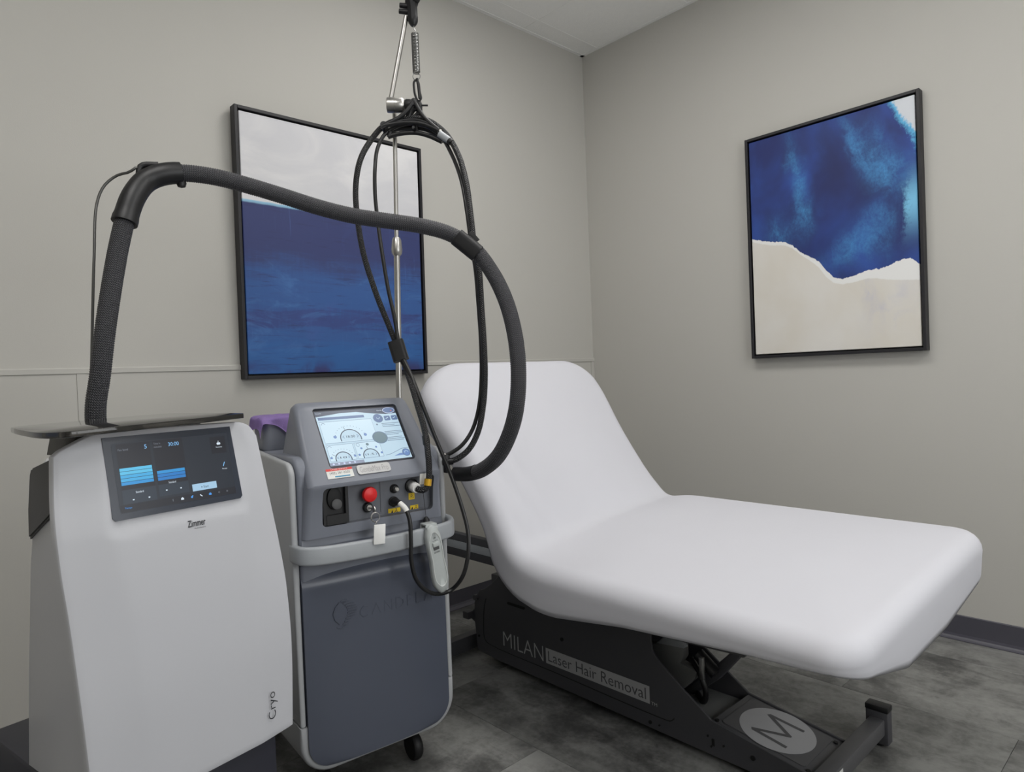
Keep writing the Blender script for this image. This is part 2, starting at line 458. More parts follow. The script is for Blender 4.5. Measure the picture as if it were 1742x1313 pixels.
def tube(path, rad, segs=12, cap=True, section=None, ref=None):
    """sweep a circle (or a 2D section) along a list of points; rad may be a function of index"""
    path = [Vector(p) for p in path]
    bm = bmesh.new()
    uvl = bm.loops.layers.uv.new('UVMap')
    n = len(path)
    T = [(path[min(i + 1, n - 1)] - path[max(i - 1, 0)]).normalized() for i in range(n)]
    r0 = Vector(ref) if ref else (Vector((0, 0, 1)) if abs(T[0].z) < 0.9 else Vector((1, 0, 0)))
    N = (r0 - T[0] * r0.dot(T[0])).normalized()
    rings = []; d = 0.0; D = []
    for i in range(n):
        if i:
            d += (path[i] - path[i - 1]).length
            if ref:
                N = (r0 - T[i] * r0.dot(T[i])).normalized()
            else:
                q = T[i - 1].rotation_difference(T[i]); N = q @ N
                N = (N - T[i] * N.dot(T[i])).normalized()
        D.append(d)
        B = T[i].cross(N)
        r = rad(i) if callable(rad) else rad
        if section:
            ring = [bm.verts.new(path[i] + N * (s[0] * r) + B * (s[1] * r)) for s in section]
        else:
            ring = [bm.verts.new(path[i] + (N * math.cos(2 * math.pi * k / segs) + B * math.sin(2 * math.pi * k / segs)) * r) for k in range(segs)]
        rings.append(ring)
    m = len(rings[0])
    for i in range(n - 1):
        for k in range(m):
            f = bm.faces.new((rings[i][k], rings[i][(k + 1) % m], rings[i + 1][(k + 1) % m], rings[i + 1][k]))
            for lp, (uu, vv) in zip(f.loops, ((k / m, D[i]), ((k + 1) / m, D[i]), ((k + 1) / m, D[i + 1]), (k / m, D[i + 1]))):
                lp[uvl].uv = (uu, vv)
    if cap:
        bm.faces.new(rings[0][::-1]); bm.faces.new(rings[-1])
    return bm

def rod(a, b, r, r2=None, segs=16):
    a, b = Vector(a), Vector(b)
    return tube([a, b], (lambda i: r if i == 0 else (r2 if r2 is not None else r)), segs)

def lathe(profile, segs=24, org=(0, 0, 0), axis=(0, 0, 1)):
    """profile = [(radius, along)] around an axis"""
    ax = Vector(axis).normalized()
    q = Vector((0, 0, 1)).rotation_difference(ax)
    o = Vector(org)
    bm = bmesh.new(); rings = []
    for r, h in profile:
        rings.append([bm.verts.new(o + q @ Vector((max(r, 1e-5) * math.cos(2 * math.pi * k / segs), max(r, 1e-5) * math.sin(2 * math.pi * k / segs), h))) for k in range(segs)])
    for a, b in zip(rings, rings[1:]):
        for k in range(segs):
            bm.faces.new((a[k], a[(k + 1) % segs], b[(k + 1) % segs], b[k]))
    bm.faces.new(rings[0][::-1]); bm.faces.new(rings[-1])
    bmesh.ops.remove_doubles(bm, verts=bm.verts, dist=1e-5)
    return bm

class Plane:
    """a flat print surface: origin top-left, unit right, unit up, normal"""
    def __init__(s, org, right, up):
        s.o = Vector(org); s.r = Vector(right).normalized(); u = Vector(up)
        s.u = (u - s.r * u.dot(s.r)).normalized(); s.n = s.r.cross(s.u)
    def p(s, x, y, h=0.0):
        return s.o + s.r * x + s.u * y + s.n * h
    def poly(s, pts, h, th=0.0):
        bm = bmesh.new()
        A = [bm.verts.new(s.p(x, y, h)) for x, y in pts]
        if th <= 0:
            bm.faces.new(A)
        else:
            B = [bm.verts.new(s.p(x, y, h + th)) for x, y in pts]
            bm.faces.new(B); bm.faces.new(A[::-1])
            n = len(A)
            for i in range(n):
                bm.faces.new((A[i], A[(i + 1) % n], B[(i + 1) % n], B[i]))
        return bm
    def rect(s, x0, x1, y0, y1, h, th=0.0):
        return s.poly([(x0, y0), (x1, y0), (x1, y1), (x0, y1)], h, th)
    def disc(s, x, y, r, h, th=0.0, n=24, ry=None):
        ry = ry or r
        return s.poly([(x + r * math.cos(2 * math.pi * k / n), y + ry * math.sin(2 * math.pi * k / n)) for k in range(n)], h, th)
    def stroke(s, pts, w, h, closed=False, th=0.0):
        """a flat line of width w"""
        bm = bmesh.new()
        P = [Vector((x, y)) for x, y in pts]
        n = len(P); Lf = []; Rt = []
        for i in range(n):
            a = P[i - 1] if (i > 0 or closed) else P[i]
            b = P[(i + 1) % n] if (i < n - 1 or closed) else P[i]
            t = (b - a)
            t = t.normalized() if t.length > 1e-9 else Vector((1, 0))
            nn = Vector((-t.y, t.x)) * w / 2
            Lf.append(P[i] + nn); Rt.append(P[i] - nn)
        def face(q):
            if th <= 0:
                bm.faces.new([bm.verts.new(s.p(v.x, v.y, h)) for v in q])
            else:
                join(bm, s.poly([(v.x, v.y) for v in q], h, th))
        for i in range(n if closed else n - 1):
            j = (i + 1) % n
            face((Rt[i], Rt[j], Lf[j], Lf[i]))
        return bm
    def arc(s, cx, cy, r, a0, a1, w, h, n=20, ry=None):
        ry = ry or r
        return s.stroke([(cx + r * math.cos(math.radians(a0 + (a1 - a0) * k / n)), cy + ry * math.sin(math.radians(a0 + (a1 - a0) * k / n))) for k in range(n + 1)], w, h)
    def text(s, body, x, y, wid, hgt, h, thin=0.0, rot=0.0, th=0.0):
        """lettering fitted into the box (x, y) .. (x+wid, y+hgt); rot in degrees about (x, y)"""
        c = bpy.data.curves.new('lettering', 'FONT')
        c.body = body; c.size = 1.0; c.offset = thin; c.resolution_u = 3
        c.fill_mode = 'FRONT'
        o = bpy.data.objects.new('lettering', c)
        COL.objects.link(o)
        dg = bpy.context.evaluated_depsgraph_get()
        me = bpy.data.meshes.new_from_object(o.evaluated_get(dg))
        bm = bmesh.new(); bm.from_mesh(me)
        bpy.data.objects.remove(o); bpy.data.curves.remove(c); bpy.data.meshes.remove(me)
        xs = [v.co.x for v in bm.verts]; ys = [v.co.y for v in bm.verts]
        sx = wid / (max(xs) - min(xs)); sy = hgt / (max(ys) - min(ys))
        ca, sa = math.cos(math.radians(rot)), math.sin(math.radians(rot))
        x0, y0 = min(xs), min(ys)
        for v in bm.verts:
            a = (v.co.x - x0) * sx; b = (v.co.y - y0) * sy
            v.co = s.p(x + a * ca - b * sa, y + a * sa + b * ca, h)
        return bm

class Print:
    """collects coloured flat shapes into one mesh of several materials"""
    def __init__(s):
        s.bm = bmesh.new(); s.ms = []
    def add(s, m, bm):
        if m not in s.ms:
            s.ms.append(m)
        join(s.bm, bm, s.ms.index(m))
    def done(s, name, parent, label=None):
        return obj(name, s.bm, s.ms, parent, label, smooth=False)

# ------------------------------------------------------------------ the room
H = 3.05
XW, YW = -4.4, -4.3          # the walls behind the camera
def struct(name, bm, m, label=None):
    o = obj(name, bm, m, None, label, smooth=False)
    o['kind'] = 'structure'
    return o
floor = struct('floor', box(XW, 0, YW, 0, -0.10, -0.003), 'plain_floor')
ceiling = struct('ceiling', box(XW, 0, YW, 0, H + 0.012, H + 0.10), 'tile')
wall_left = struct('wall_left', box(XW - 0.1, 0.1, 0, 0.1, -0.1, H + 0.1), 'wall')
wall_right = struct('wall_right', box(0, 0.1, YW - 0.1, 0, -0.1, H + 0.1), 'wall')
struct('wall_front', box(XW - 0.1, 0.1, YW - 0.1, YW, -0.1, H + 0.1), 'wall')
bm = bmesh.new()
for q in (box(-3.04, -3.0, YW, YW + 0.05, 0.81, 2.39), box(-0.80, -0.76, YW, YW + 0.05, 0.81, 2.39), box(-3.0, -0.8, YW, YW + 0.05, 0.81, 0.85), box(-3.0, -0.8, YW, YW + 0.05, 2.35, 2.39), box(-1.92, -1.88, YW, YW + 0.04, 0.85, 2.35)):
    join(bm, q)
struct('added_window_1', bm, 'grid')  # invented window frame around the added fill light, out of view
struct('wall_back', box(XW - 0.1, XW, YW, 0, -0.1, H + 0.1), 'wall')

# vinyl floor pieces, long side along y, staggered
PW, PL = 0.5065, 1.016
pm = None
xi = 0
x = -0.2205
cols = [(-0.2205, -0.001)]
while x > XW:
    cols.append((max(x - PW, XW), x)); x -= PW
for ci, (xa, xb) in enumerate(cols):
    y = -2.2 + (0.508 if ci % 2 else 0.0)
    while y < 0:
        y += PL
    while y > YW:
        ya, yb = max(y - PL, YW), min(y, -0.001)
        if yb - ya > 0.02:
            g = 0.0006
            b = box(xa + g, xb - g, ya + g, yb - g, -0.003, 0.0)
            bmesh.ops.bevel(b, geom=[e for e in b.edges if all(v.co.z > -0.001 for v in e.verts)], offset=0.0008, segments=1, affect='EDGES')
            obj('floor_plank', b, 'floor', floor, smooth=False)
        y -= PL

# suspended ceiling: tiles in a white grid
gx = [-0.0]; x = -0.5
while x > XW:
    gx.append(x); x -= 0.6096
gx.append(XW)
gy = [0.0]; y = -0.122
while y > YW:
    gy.append(y); y -= 0.6096
gy.append(YW)
LAMPS = [(2, 2), (2, 3), (2, 5), (2, 6), (5, 3), (5, 4)]
lamp_cells = {}
for i in range(len(gx) - 1):
    for j in range(len(gy) - 1):
        x1, x0, y1, y0 = gx[i], gx[i + 1], gy[j], gy[j + 1]
        if (i, j) in LAMPS:
            lamp_cells[(i, j)] = (x0, x1, y0, y1); continue
        obj('ceiling_tile', box(x0 + 0.006, x1 - 0.006, y0 + 0.006, y1 - 0.006, H, H + 0.012, 0.002, 1), 'tile', ceiling, smooth=False)
bm = bmesh.new()
for x in gx[1:-1]:
    join(bm, box(x - 0.012, x + 0.012, YW, 0, H - 0.001, H + 0.012))
for y in gy[1:-1]:
    join(bm, box(XW, 0, y - 0.012, y + 0.012, H - 0.0012, H + 0.012))
for b in (box(-0.022, 0, YW, 0, H - 0.002, H + 0.012), box(XW, 0, -0.022, 0, H - 0.002, H + 0.012)):
    join(bm, b)
obj('ceiling_grid', bm, 'grid', ceiling, smooth=False)
for n, (a, b) in enumerate(((LAMPS[0], LAMPS[1]), (LAMPS[2], LAMPS[3]), (LAMPS[4], LAMPS[5]))):
    A, B = lamp_cells[a], lamp_cells[b]
    x0, x1 = A[0], A[1]; y0, y1 = min(A[2], B[2]), max(A[3], B[3])
    r = root('ceiling_light', ['white recessed ceiling light panel nearest the corner', 'white recessed ceiling light panel along the right wall, behind the camera', 'white recessed ceiling light panel over the camera'][n], 'light', ((x0 + x1) / 2, (y0 + y1) / 2, H))
    cx, cy = (x0 + x1) / 2, (y0 + y1) / 2
    bm = bmesh.new()
    for q in (box(x0 - cx, x0 - cx + 0.03, y0 - cy, y1 - cy, -0.003, 0.012), box(x1 - cx - 0.03, x1 - cx, y0 - cy, y1 - cy, -0.003, 0.012),
              box(x0 - cx, x1 - cx, y0 - cy, y0 - cy + 0.03, -0.003, 0.012), box(x0 - cx, x1 - cx, y1 - cy - 0.03, y1 - cy, -0.003, 0.012)):
        join(bm, q)
    obj('light_frame', bm, 'grid', r, smooth=False)
    obj('diffuser', box(x0 - cx + 0.03, x1 - cx - 0.03, y0 - cy + 0.03, y1 - cy - 0.03, 0.002, 0.01), 'lamp', r, smooth=False)

# half-height wall panelling with its cap strip on the left wall
ZR = 1.232
obj('wall_panel', box(XW, -2.687, -0.005, 0, 0.09, ZR - 0.02, 0.001, 1), 'panel', wall_left, smooth=False)
obj('wall_panel', box(-2.683, -0.03, -0.005, 0, 0.09, ZR - 0.02, 0.001, 1), 'panel', wall_left, smooth=False)
obj('panel_batten', box(-2.687, -2.659, -0.007, 0, 0.09, ZR - 0.02, 0.001, 1), 'panel', wall_left, smooth=False)
obj('panel_batten', box(-0.028, -0.001, -0.007, 0, 0.09, ZR - 0.02, 0.001, 1), 'panel', wall_left, smooth=False)
o = struct('trim_1', prism([(-0.001, ZR - 0.02), (-0.009, ZR - 0.02), (-0.009, ZR - 0.004), (-0.006, ZR), (-0.001, ZR)], XW, -0.001, 'x'), 'panel')
# vinyl cove base with a curved toe
def cove(sign):
    pts = [(0.0, 0.0)]
    prof = [(-0.018, 0.0), (-0.018, 0.003), (-0.012, 0.007), (-0.007, 0.014), (-0.004, 0.024), (-0.004, 0.098), (-0.002, 0.1015), (0.0, 0.1015)]
    return pts + prof
struct('baseboard_left', prism(cove(1), XW, 0.0, 'x'), 'base')
struct('baseboard_right', prism([(p[0], p[1]) for p in cove(1)], YW, 0.0, 'y'), 'base')

# ------------------------------------------------------------------ framed canvases
def picture(name, label, w, h, canvas):
    """built in its own frame: x to the right, -y toward the room, hung from its bottom-left corner"""
    r = root(name, label, 'picture')
    fw_, d = 0.013, 0.042
    for nm, b in (('frame_side', box(0, fw_, -d, 0, 0, h, 0.0012, 1)), ('frame_side', box(w - fw_, w, -d, 0, 0, h, 0.0012, 1)),
                  ('frame_top', box(fw_, w - fw_, -d, 0, h - fw_, h, 0.0012, 1)), ('frame_bottom', box(fw_, w - fw_, -d, 0, 0, fw_, 0.0012, 1))):
        obj(nm, b, 'frame_black', r, smooth=False)
    obj('backing', box(fw_, w - fw_, -0.012, -0.006, fw_, h - fw_), 'deep', r, smooth=False)
    g = 0.006
    x0, x1, z0, z1 = fw_ + g, w - fw_ - g, fw_ + g, h - fw_ - g
    bm = box(x0, x1, -0.036, -0.012, z0, z1, 0.002, 1)
    uvl = bm.loops.layers.uv.new('UVMap')
    for f in bm.faces:
        for lp in f.loops:
            lp[uvl].uv = ((lp.vert.co.x - x0) / (x1 - x0), (z1 - lp.vert.co.z) / (z1 - z0))
    obj('canvas', bm, canvas, r, smooth=False)
    return r
p = picture('framed_canvas', 'black-framed canvas of a pale sky over dark blue water', 0.871, 1.058, 'sea')
p.location = (-2.1385, -0.0005, 1.1737)
p.rotation_euler = (math.radians(1.0), 0, 0)
p = picture('framed_canvas', 'black-framed canvas of blue watercolour above torn ivory paper', 0.7593, 1.066, 'torn')
p.location = (-0.0005, -1.0425, 1.1818)
p.rotation_euler = (0, 0, math.radians(-90))

# ------------------------------------------------------------------ cooling machine (left)
def lerp(a, b, t): return a + (b - a) * t
def pw(x, pts):
    """piecewise linear"""
    if x <= pts[0][0]: return pts[0][1]
    for (a, b), (c, d) in zip(pts, pts[1:]):
        if x <= c: return lerp(b, d, (x - a) / (c - a))
    return pts[-1][1]
def pws(x, pts):
    """smooth monotone interpolation"""
    if x <= pts[0][0]: return pts[0][1]
    if x >= pts[-1][0]: return pts[-1][1]
    n_ = len(pts)
    dl = [(pts[i + 1][1] - pts[i][1]) / (pts[i + 1][0] - pts[i][0]) for i in range(n_ - 1)]
    mm = [dl[0]] + [(0 if dl[i - 1] * dl[i] <= 0 else 2 * dl[i - 1] * dl[i] / (dl[i - 1] + dl[i])) for i in range(1, n_ - 1)] + [dl[-1]]
    for i in range(n_ - 1):
        if x <= pts[i + 1][0]:
            h_ = pts[i + 1][0] - pts[i][0]; t = (x - pts[i][0]) / h_
            return pts[i][1] * (2 * t**3 - 3 * t**2 + 1) + mm[i] * h_ * (t**3 - 2 * t**2 + t) + pts[i + 1][1] * (-2 * t**3 + 3 * t**2) + mm[i + 1] * h_ * (t**3 - t**2)
def sm(t):
    t = min(max(t, 0), 1); return t * t * (3 - 2 * t)

CRA = math.radians(11)
cryo = root('cooling_machine', 'white floor-standing cold air machine with a slanted dark touch screen and smoked glass tray', 'machine', (-2.96617, -1.38483, 0), CRA)
def c_front_y(z): return pws(z, [(0.44, -0.016), (0.60, -0.014), (0.75, -0.007), (0.86, 0.0), (0.93, 0.006), (1.08, 0.036)])
def c_facet(z): return lerp(0.010, 0.019, sm((z - 0.45) / 0.45))
def c_left(z): return pws(z, [(0.44, 0.026), (0.535, 0.022), (0.686, 0.0117), (0.783, 0.0036), (0.87, -0.0049), (0.955, -0.0092), (1.044, -0.0068)]) + 0.004 + 0.37 * (c_front_y(z) + c_facet(z))
def c_right(z): return pws(z, [(0.448, 0.4053), (0.614, 0.4113), (0.726, 0.4058), (0.815, 0.3936), (0.903, 0.3775), (0.989, 0.3615), (1.044, 0.3510)]) + 0.66 * (c_front_y(z) + c_facet(z))
def c_top(s): return pws(s, [(0, 1.043), (0.03, 1.052), (0.20, 1.0765), (0.86, 1.0735), (0.94, 1.066), (1.0, 1.044)])
ZB = 0.445
bm = bmesh.new()
NX, NZ = 44, 60
gridv = []
for j in range(NZ + 1):
    row = []
    for i in range(NX + 1):
        s = i / NX
        # denser columns near the facet creases
        z = lerp(ZB, c_top(s), j / NZ)
        xl, xr = c_left(z), c_right(z)
        x = lerp(xl, xr, s)
        w = xr - xl
        crL, crR = lerp(0.235, 0.205, sm((z - 0.5) / 0.5)), lerp(0.80, 0.84, sm((z - 0.5) / 0.5))
        y = c_front_y(z)
        fd = c_facet(z)
        if s < crL: y += fd * ((crL - s) / crL)
        if s > crR: y += fd * ((s - crR) / (1 - crR))
        # chin below the display
        inside = sm((s - crL + 0.02) / 0.03) * sm((crR + 0.02 - s) / 0.03)
        y += 0.0045 * sm((z - 0.905) / 0.010) * inside
        row.append(bm.verts.new((x, y, z)))
    gridv.append(row)
for j in range(NZ):
    for i in range(NX):
        bm.faces.new((gridv[j][i], gridv[j][i + 1], gridv[j + 1][i + 1], gridv[j + 1][i]))
edge = [gridv[0][i] for i in range(NX + 1)] + [gridv[j][NX] for j in range(1, NZ + 1)] + [gridv[NZ][i] for i in range(NX - 1, -1, -1)] + [gridv[j][0] for j in range(NZ - 1, 0, -1)]
n = len(edge)
def outw(i):
    d_ = edge[(i + 1) % n].co - edge[i - 1].co
    o_ = Vector((d_.z, 0, -d_.x))
    return o_.normalized()
OUT = [outw(i) for i in range(n)]
prev = edge
for off_, dy_ in ((0.0018, 0.0008), (0.0030, 0.0030), (0.0034, 0.0060), (0.0034, 0.016)):
    cur = [bm.verts.new(edge[i].co + OUT[i] * off_ + Vector((0, dy_, 0))) for i in range(n)]
    for i in range(n):
        bm.faces.new((prev[i], cur[i], cur[(i + 1) % n], prev[(i + 1) % n]))
    prev = cur
bm.faces.new(prev)
obj('front_shell', bm, 'cryo_white', cryo, ang=25)

# body behind the shell: narrower, tapering to the rear
def body_row(z):
    yb = pw(z, [(0.44, 0.232), (0.60, 0.211), (0.88, 0.158), (0.90, 0.145), (1.02, 0.122)])
    xl, xr = c_left(min(z, 1.03)) + 0.004, c_right(min(z, 1.03)) - 0.008
    yb += c_left(min(z, 1.03)) / 0.37
    yf = c_front_y(z) + 0.024
    return [(xl, yf), (xl + 0.004, yf + 0.35 * (yb - yf)), (xl + 0.002, yb - 0.012), (xl + 0.010, yb + 0.004), (xl + 0.165, 0.56), (xr - 0.06, 0.56), (xr - 0.006, yb + 0.03), (xr, yf)]
bm = bmesh.new()
rows = [[bm.verts.new((px_, py_, z)) for px_, py_ in body_row(z)] for z in (0.45, 0.55, 0.65, 0.75, 0.85, 0.93, 0.985)]
m = len(rows[0])
tz_ = [1.034, 1.028, 1.016, 1.012, 0.995, 0.995, 1.014, 1.034]
top_row = body_row(1.02)
rows.append([bm.verts.new((p_[0], p_[1], tz_[i])) for i, p_ in enumerate(top_row)])
rows.append([bm.verts.new((p_[0] + (0.012 if i < 4 else (-0.012 if i in (6, 7) else 0)), p_[1], tz_[i] + 0.006)) for i, p_ in enumerate(top_row)])
for a, b in zip(rows, rows[1:]):
    for i in range(m):
        bm.faces.new((a[i], a[(i + 1) % m], b[(i + 1) % m], b[i]))
bm.faces.new(rows[0][::-1]); bm.faces.new(rows[-1])
obj('body_shell', bm, 'cryo_white', cryo, ang=30)
# charcoal grip panel on the flank
bm = bmesh.new()
pts = [(0.040, 0.952), (0.1436, 0.899), (0.139, 0.95), (0.127, 1.010), (0.119, 1.021), (0.036, 1.040)]
pts = [(y + c_left(z) / 0.37 - 0.003, z) for y, z in pts]
A, B = [], []
for y, z in pts:
    xl = c_left(z)
    A.append(bm.verts.new((xl + 0.0010, y, z))); B.append(bm.verts.new((xl + 0.012, y, z)))
bm.faces.new(A); bm.faces.new(B[::-1])
for i in range(len(A)):
    bm.faces.new((A[i], B[i], B[(i + 1) % len(A)], A[(i + 1) % len(A)]))
bmesh.ops.bevel(bm, geom=[e for e in bm.edges if e.verts[0] in A and e.verts[1] in A], offset=0.003, segments=2, affect='EDGES')
obj('side_grip', bm, 'vent_grey', cryo)
# dark plinth and castors
obj('plinth', box(0.032, 0.375, 0.008, 0.52, 0.075, 0.45, 0.012), 'navy', cryo)
for cx_, cy_ in ((0.07, 0.06), (0.34, 0.06), (0.10, 0.46), (0.32, 0.46)):
    bm = lathe([(0.0, -0.011), (0.03, -0.011), (0.034, -0.006), (0.034, 0.006), (0.03, 0.011), (0.0, 0.011)], 20, (cx_, cy_, 0.0342), (1, 0, 0))
    join(bm, box(cx_ - 0.016, cx_ + 0.016, cy_ - 0.012, cy_ + 0.012, 0.05, 0.08, 0.003))
    obj('castor', bm, 'rubber', cryo)

# slanted touch display
zt, zb = 1.0705, 0.9285
yt, yb_ = c_front_y(zt) + 0.0045, c_front_y(zb) + 0.0045
xl, xr = 0.081, 0.319
dp = Plane((xl, yt - 0.0042, zt), (1, 0, 0), (0, yt - yb_, zt - zb))
DW, DH = xr - xl, math.hypot(yt - yb_, zt - zb)
disp = obj('display', dp.poly([(0, -0.001), (0.0, -DH + 0.005), (0.005, -DH), (DW - 0.003, -DH), (DW + 0.002, -DH + 0.005), (DW - 0.002, -0.001)], -0.004, 0.004), 'screen_glass', cryo, 'dark touch screen showing two blue bar gauges', smooth=False)
def R(pr_, mt, x0, x1, v0, v1, h=0.0004):
    pr_.add(mt, dp.rect(x0 * DW, x1 * DW, -v1 * DH, -v0 * DH, h))
pr = Print()
R(pr, 'e_bg', 0.055, 0.955, 0.09, 0.86, 0.0002)
R(pr, 'e_box', 0.085, 0.325, 0.10, 0.655); R(pr, 'e_box', 0.345, 0.575, 0.10, 0.655)
R(pr, 'e_band', 0.085, 0.325, 0.655, 0.825); R(pr, 'e_band', 0.345, 0.575, 0.655, 0.80)
R(pr, 'e_box', 0.80, 0.93, 0.13, 0.355); R(pr, 'e_box', 0.06, 0.955, 0.83, 0.92, 0.0003)
for k, c in enumerate(('e_c1', 'e_c1', 'e_c2', 'e_c2', 'e_c3')):
    R(pr, c, 0.088, 0.318, 0.395 + k * 0.042, 0.432 + k * 0.042, 0.0006)
for k, c in enumerate(('e_c3', 'e_c4', 'e_c4')):
    R(pr, c, 0.349, 0.562, 0.482 + k * 0.042, 0.519 + k * 0.042, 0.0006)
R(pr, 'e_start', 0.60, 0.80, 0.715, 0.805, 0.0006)
def T(mt, body, x, v, w, hgt, thin=0.0):
    pr.add(mt, dp.text(body, x * DW, -v * DH, w * DW, hgt * DH, 0.0008, thin))
T('e_txt', '5', 0.283, 0.185, 0.018, 0.050); T('e_txt', '30:00', 0.462, 0.187, 0.082, 0.047)
T('e_grey', 'Fan level', 0.095, 0.185, 0.07, 0.026); T('e_grey', 'Time in', 0.352, 0.150, 0.05, 0.024); T('e_grey', 'minutes', 0.352, 0.192, 0.058, 0.024)
T('e_white', 'Standard', 0.178, 0.710, 0.056, 0.026); T('e_white', 'Standard', 0.424, 0.655, 0.056, 0.026)
for x, v in ((0.15, 0.79), (0.262, 0.79), (0.395, 0.74), (0.505, 0.74)):
    pr.add('e_white', dp.rect(x * DW, (x + 0.012) * DW, -v * DH, -(v - 0.014) * DH, 0.0008))
T('e_ink', 'Start', 0.69, 0.780, 0.042, 0.032)
pr.add('e_ink', dp.poly([(0.672 * DW, -0.752 * DH), (0.672 * DW, -0.776 * DH), (0.681 * DW, -0.764 * DH)], 0.0008))
T('e_white', 'Favourites', 0.842, 0.280, 0.052, 0.018); T('e_white', 'Manage', 0.868, 0.580, 0.042, 0.020)
pr.add('e_white', dp.disc(0.862 * DW, -0.225 * DH, 0.010 * DW, 0.0008, n=12)); pr.add('e_white', dp.disc(0.874 * DW, -0.225 * DH, 0.010 * DW, 0.0009, n=12)); pr.add('e_white', dp.disc(0.868 * DW, -0.195 * DH, 0.004 * DW, 0.0008, n=10))
pr.add('e_txt', dp.stroke([(0.880 * DW, -0.535 * DH), (0.895 * DW, -0.480 * DH)], 0.006 * DW, 0.0008))
T('e_blue', 'Therapy', 0.088, 0.885, 0.05, 0.026)
for k, (x, c) in enumerate(((0.435, 'e_grey'), (0.51, 'e_white'), (0.585, 'e_blue'), (0.66, 'e_white'), (0.735, 'e_blue'), (0.81, 'e_grey'), (0.88, 'e_grey'))):
    if k == 0: pr.add(c, dp.rect(x * DW, (x + .004) * DW, -0.885 * DH, -0.855 * DH, 0.0008))
    elif k in (1, 4): pr.add(c, dp.poly([((x - .011) * DW, -0.885 * DH), ((x + .011) * DW, -0.885 * DH), ((x + .011) * DW, -0.866 * DH), (x * DW, -0.852 * DH), ((x - .011) * DW, -0.866 * DH)], 0.0008))
    elif k == 2: pr.add(c, dp.disc(x * DW, -0.872 * DH, 0.008 * DW, 0.0008, n=12)); pr.add(c, dp.disc((x + .007) * DW, -0.858 * DH, 0.005 * DW, 0.0008, n=10))
    elif k == 3: pr.add(c, dp.stroke([((x - .009) * DW, -0.857 * DH), ((x + .009) * DW, -0.883 * DH)], 0.007 * DW, 0.0008))
    else: pr.add(c, dp.stroke([((x + .006 * math.cos(q * 1.05)) * DW, -0.87 * DH + .006 * math.sin(q * 1.05) * DW) for q in range(6)], 0.003 * DW, 0.0008, True))
pr.done('screen_graphics', disp)
# maker's lettering under the screen and product word at lower right
cw = 0.195
zz = 0.893
fp = Plane((0.206, c_front_y(zz) - 0.0006, zz), (1, 0, 0), (0, 0.006, 0.1))
pr = Print()
pr.add('ink', fp.text('Zimmer', 0, 0, 0.034, 0.0125, 0.0004, 0.012))
pr.add('ink', fp.text('MedizinSysteme', 0.012, -0.0055, 0.022, 0.003, 0.0004))
pr.done('lettering', cryo)
zz = 0.482
fp = Plane((0.362, c_front_y(zz) + 0.002 - 0.0034, zz), (1, 0, 0), (0, -0.0, 1))
pr = Print(); pr.add('ink', fp.text('Cryo', 0, 0, 0.054, 0.0215, 0.0006, -0.006, rot=90)); pr.done('lettering', cryo)

# tray bracket and smoked glass tray
pts = [(0.058, 1.035), (0.079, 1.0785), (0.302, 1.083), (0.328, 1.035)]
bm = prism(pts, 0.12, 0.16, 'y', 0.003)
join(bm, prism([(0.09, 1.03), (0.10, 1.0788), (0.30, 1.083), (0.31, 1.03)], 0.16, 0.30, 'y', 0.003))
obj('tray_bracket', bm, 'bracket', cryo)
T0 = [(0.0285, 0.281), (0.018, 0.23), (0.0085, 0.184), (-0.002, 0.12), (-0.0115, 0.06), (-0.014, 0.028), (-0.012, 0.004), (-0.005, -0.012), (0.006, -0.022), (0.02, -0.026), (0.12, -0.019), (0.23, -0.007), (0.332, 0.008), (0.335, 0.012), (0.345, 0.16), (0.335, 0.27), (0.315, 0.30), (0.28, 0.31), (0.08, 0.31), (0.045, 0.302)]
bm = prism(T0, 1.0785, 1.0885, 'z', 0.0015)
for v in bm.verts:
    v.co.z += 0.0062 * v.co.x / 0.33
obj('glass_tray', bm, 'glass', cryo, 'smoked glass tray')

# hose support rod with its saddle
def cryo_local(pts):
    out = []
    for q in pts:
        dx, dy = q[0] + 2.96617, q[1] + 1.38483
        out.append((dx * math.cos(CRA) + dy * math.sin(CRA), -dx * math.sin(CRA) + dy * math.cos(CRA), q[2]))
    return out
ROD = [(-2.812, -0.90, 0.99), (-2.8259, -0.9139, 1.0528), (-2.8229, -0.9056, 1.1181), (-2.8094, -0.8869, 1.2912), (-2.7953, -0.869, 1.4552), (-2.7779, -0.8411, 1.5918), (-2.7606, -0.8426, 1.6355), (-2.7346, -0.8525, 1.6611), (-2.7118, -0.8736, 1.6682), (-2.7054, -0.8795, 1.6763), (-2.6902, -0.8799, 1.6803)]
hose_rod = obj('hose_rod', tube(catmull(cryo_local(ROD), 0.012), 0.0032, 10), 'dark_metal', cryo)

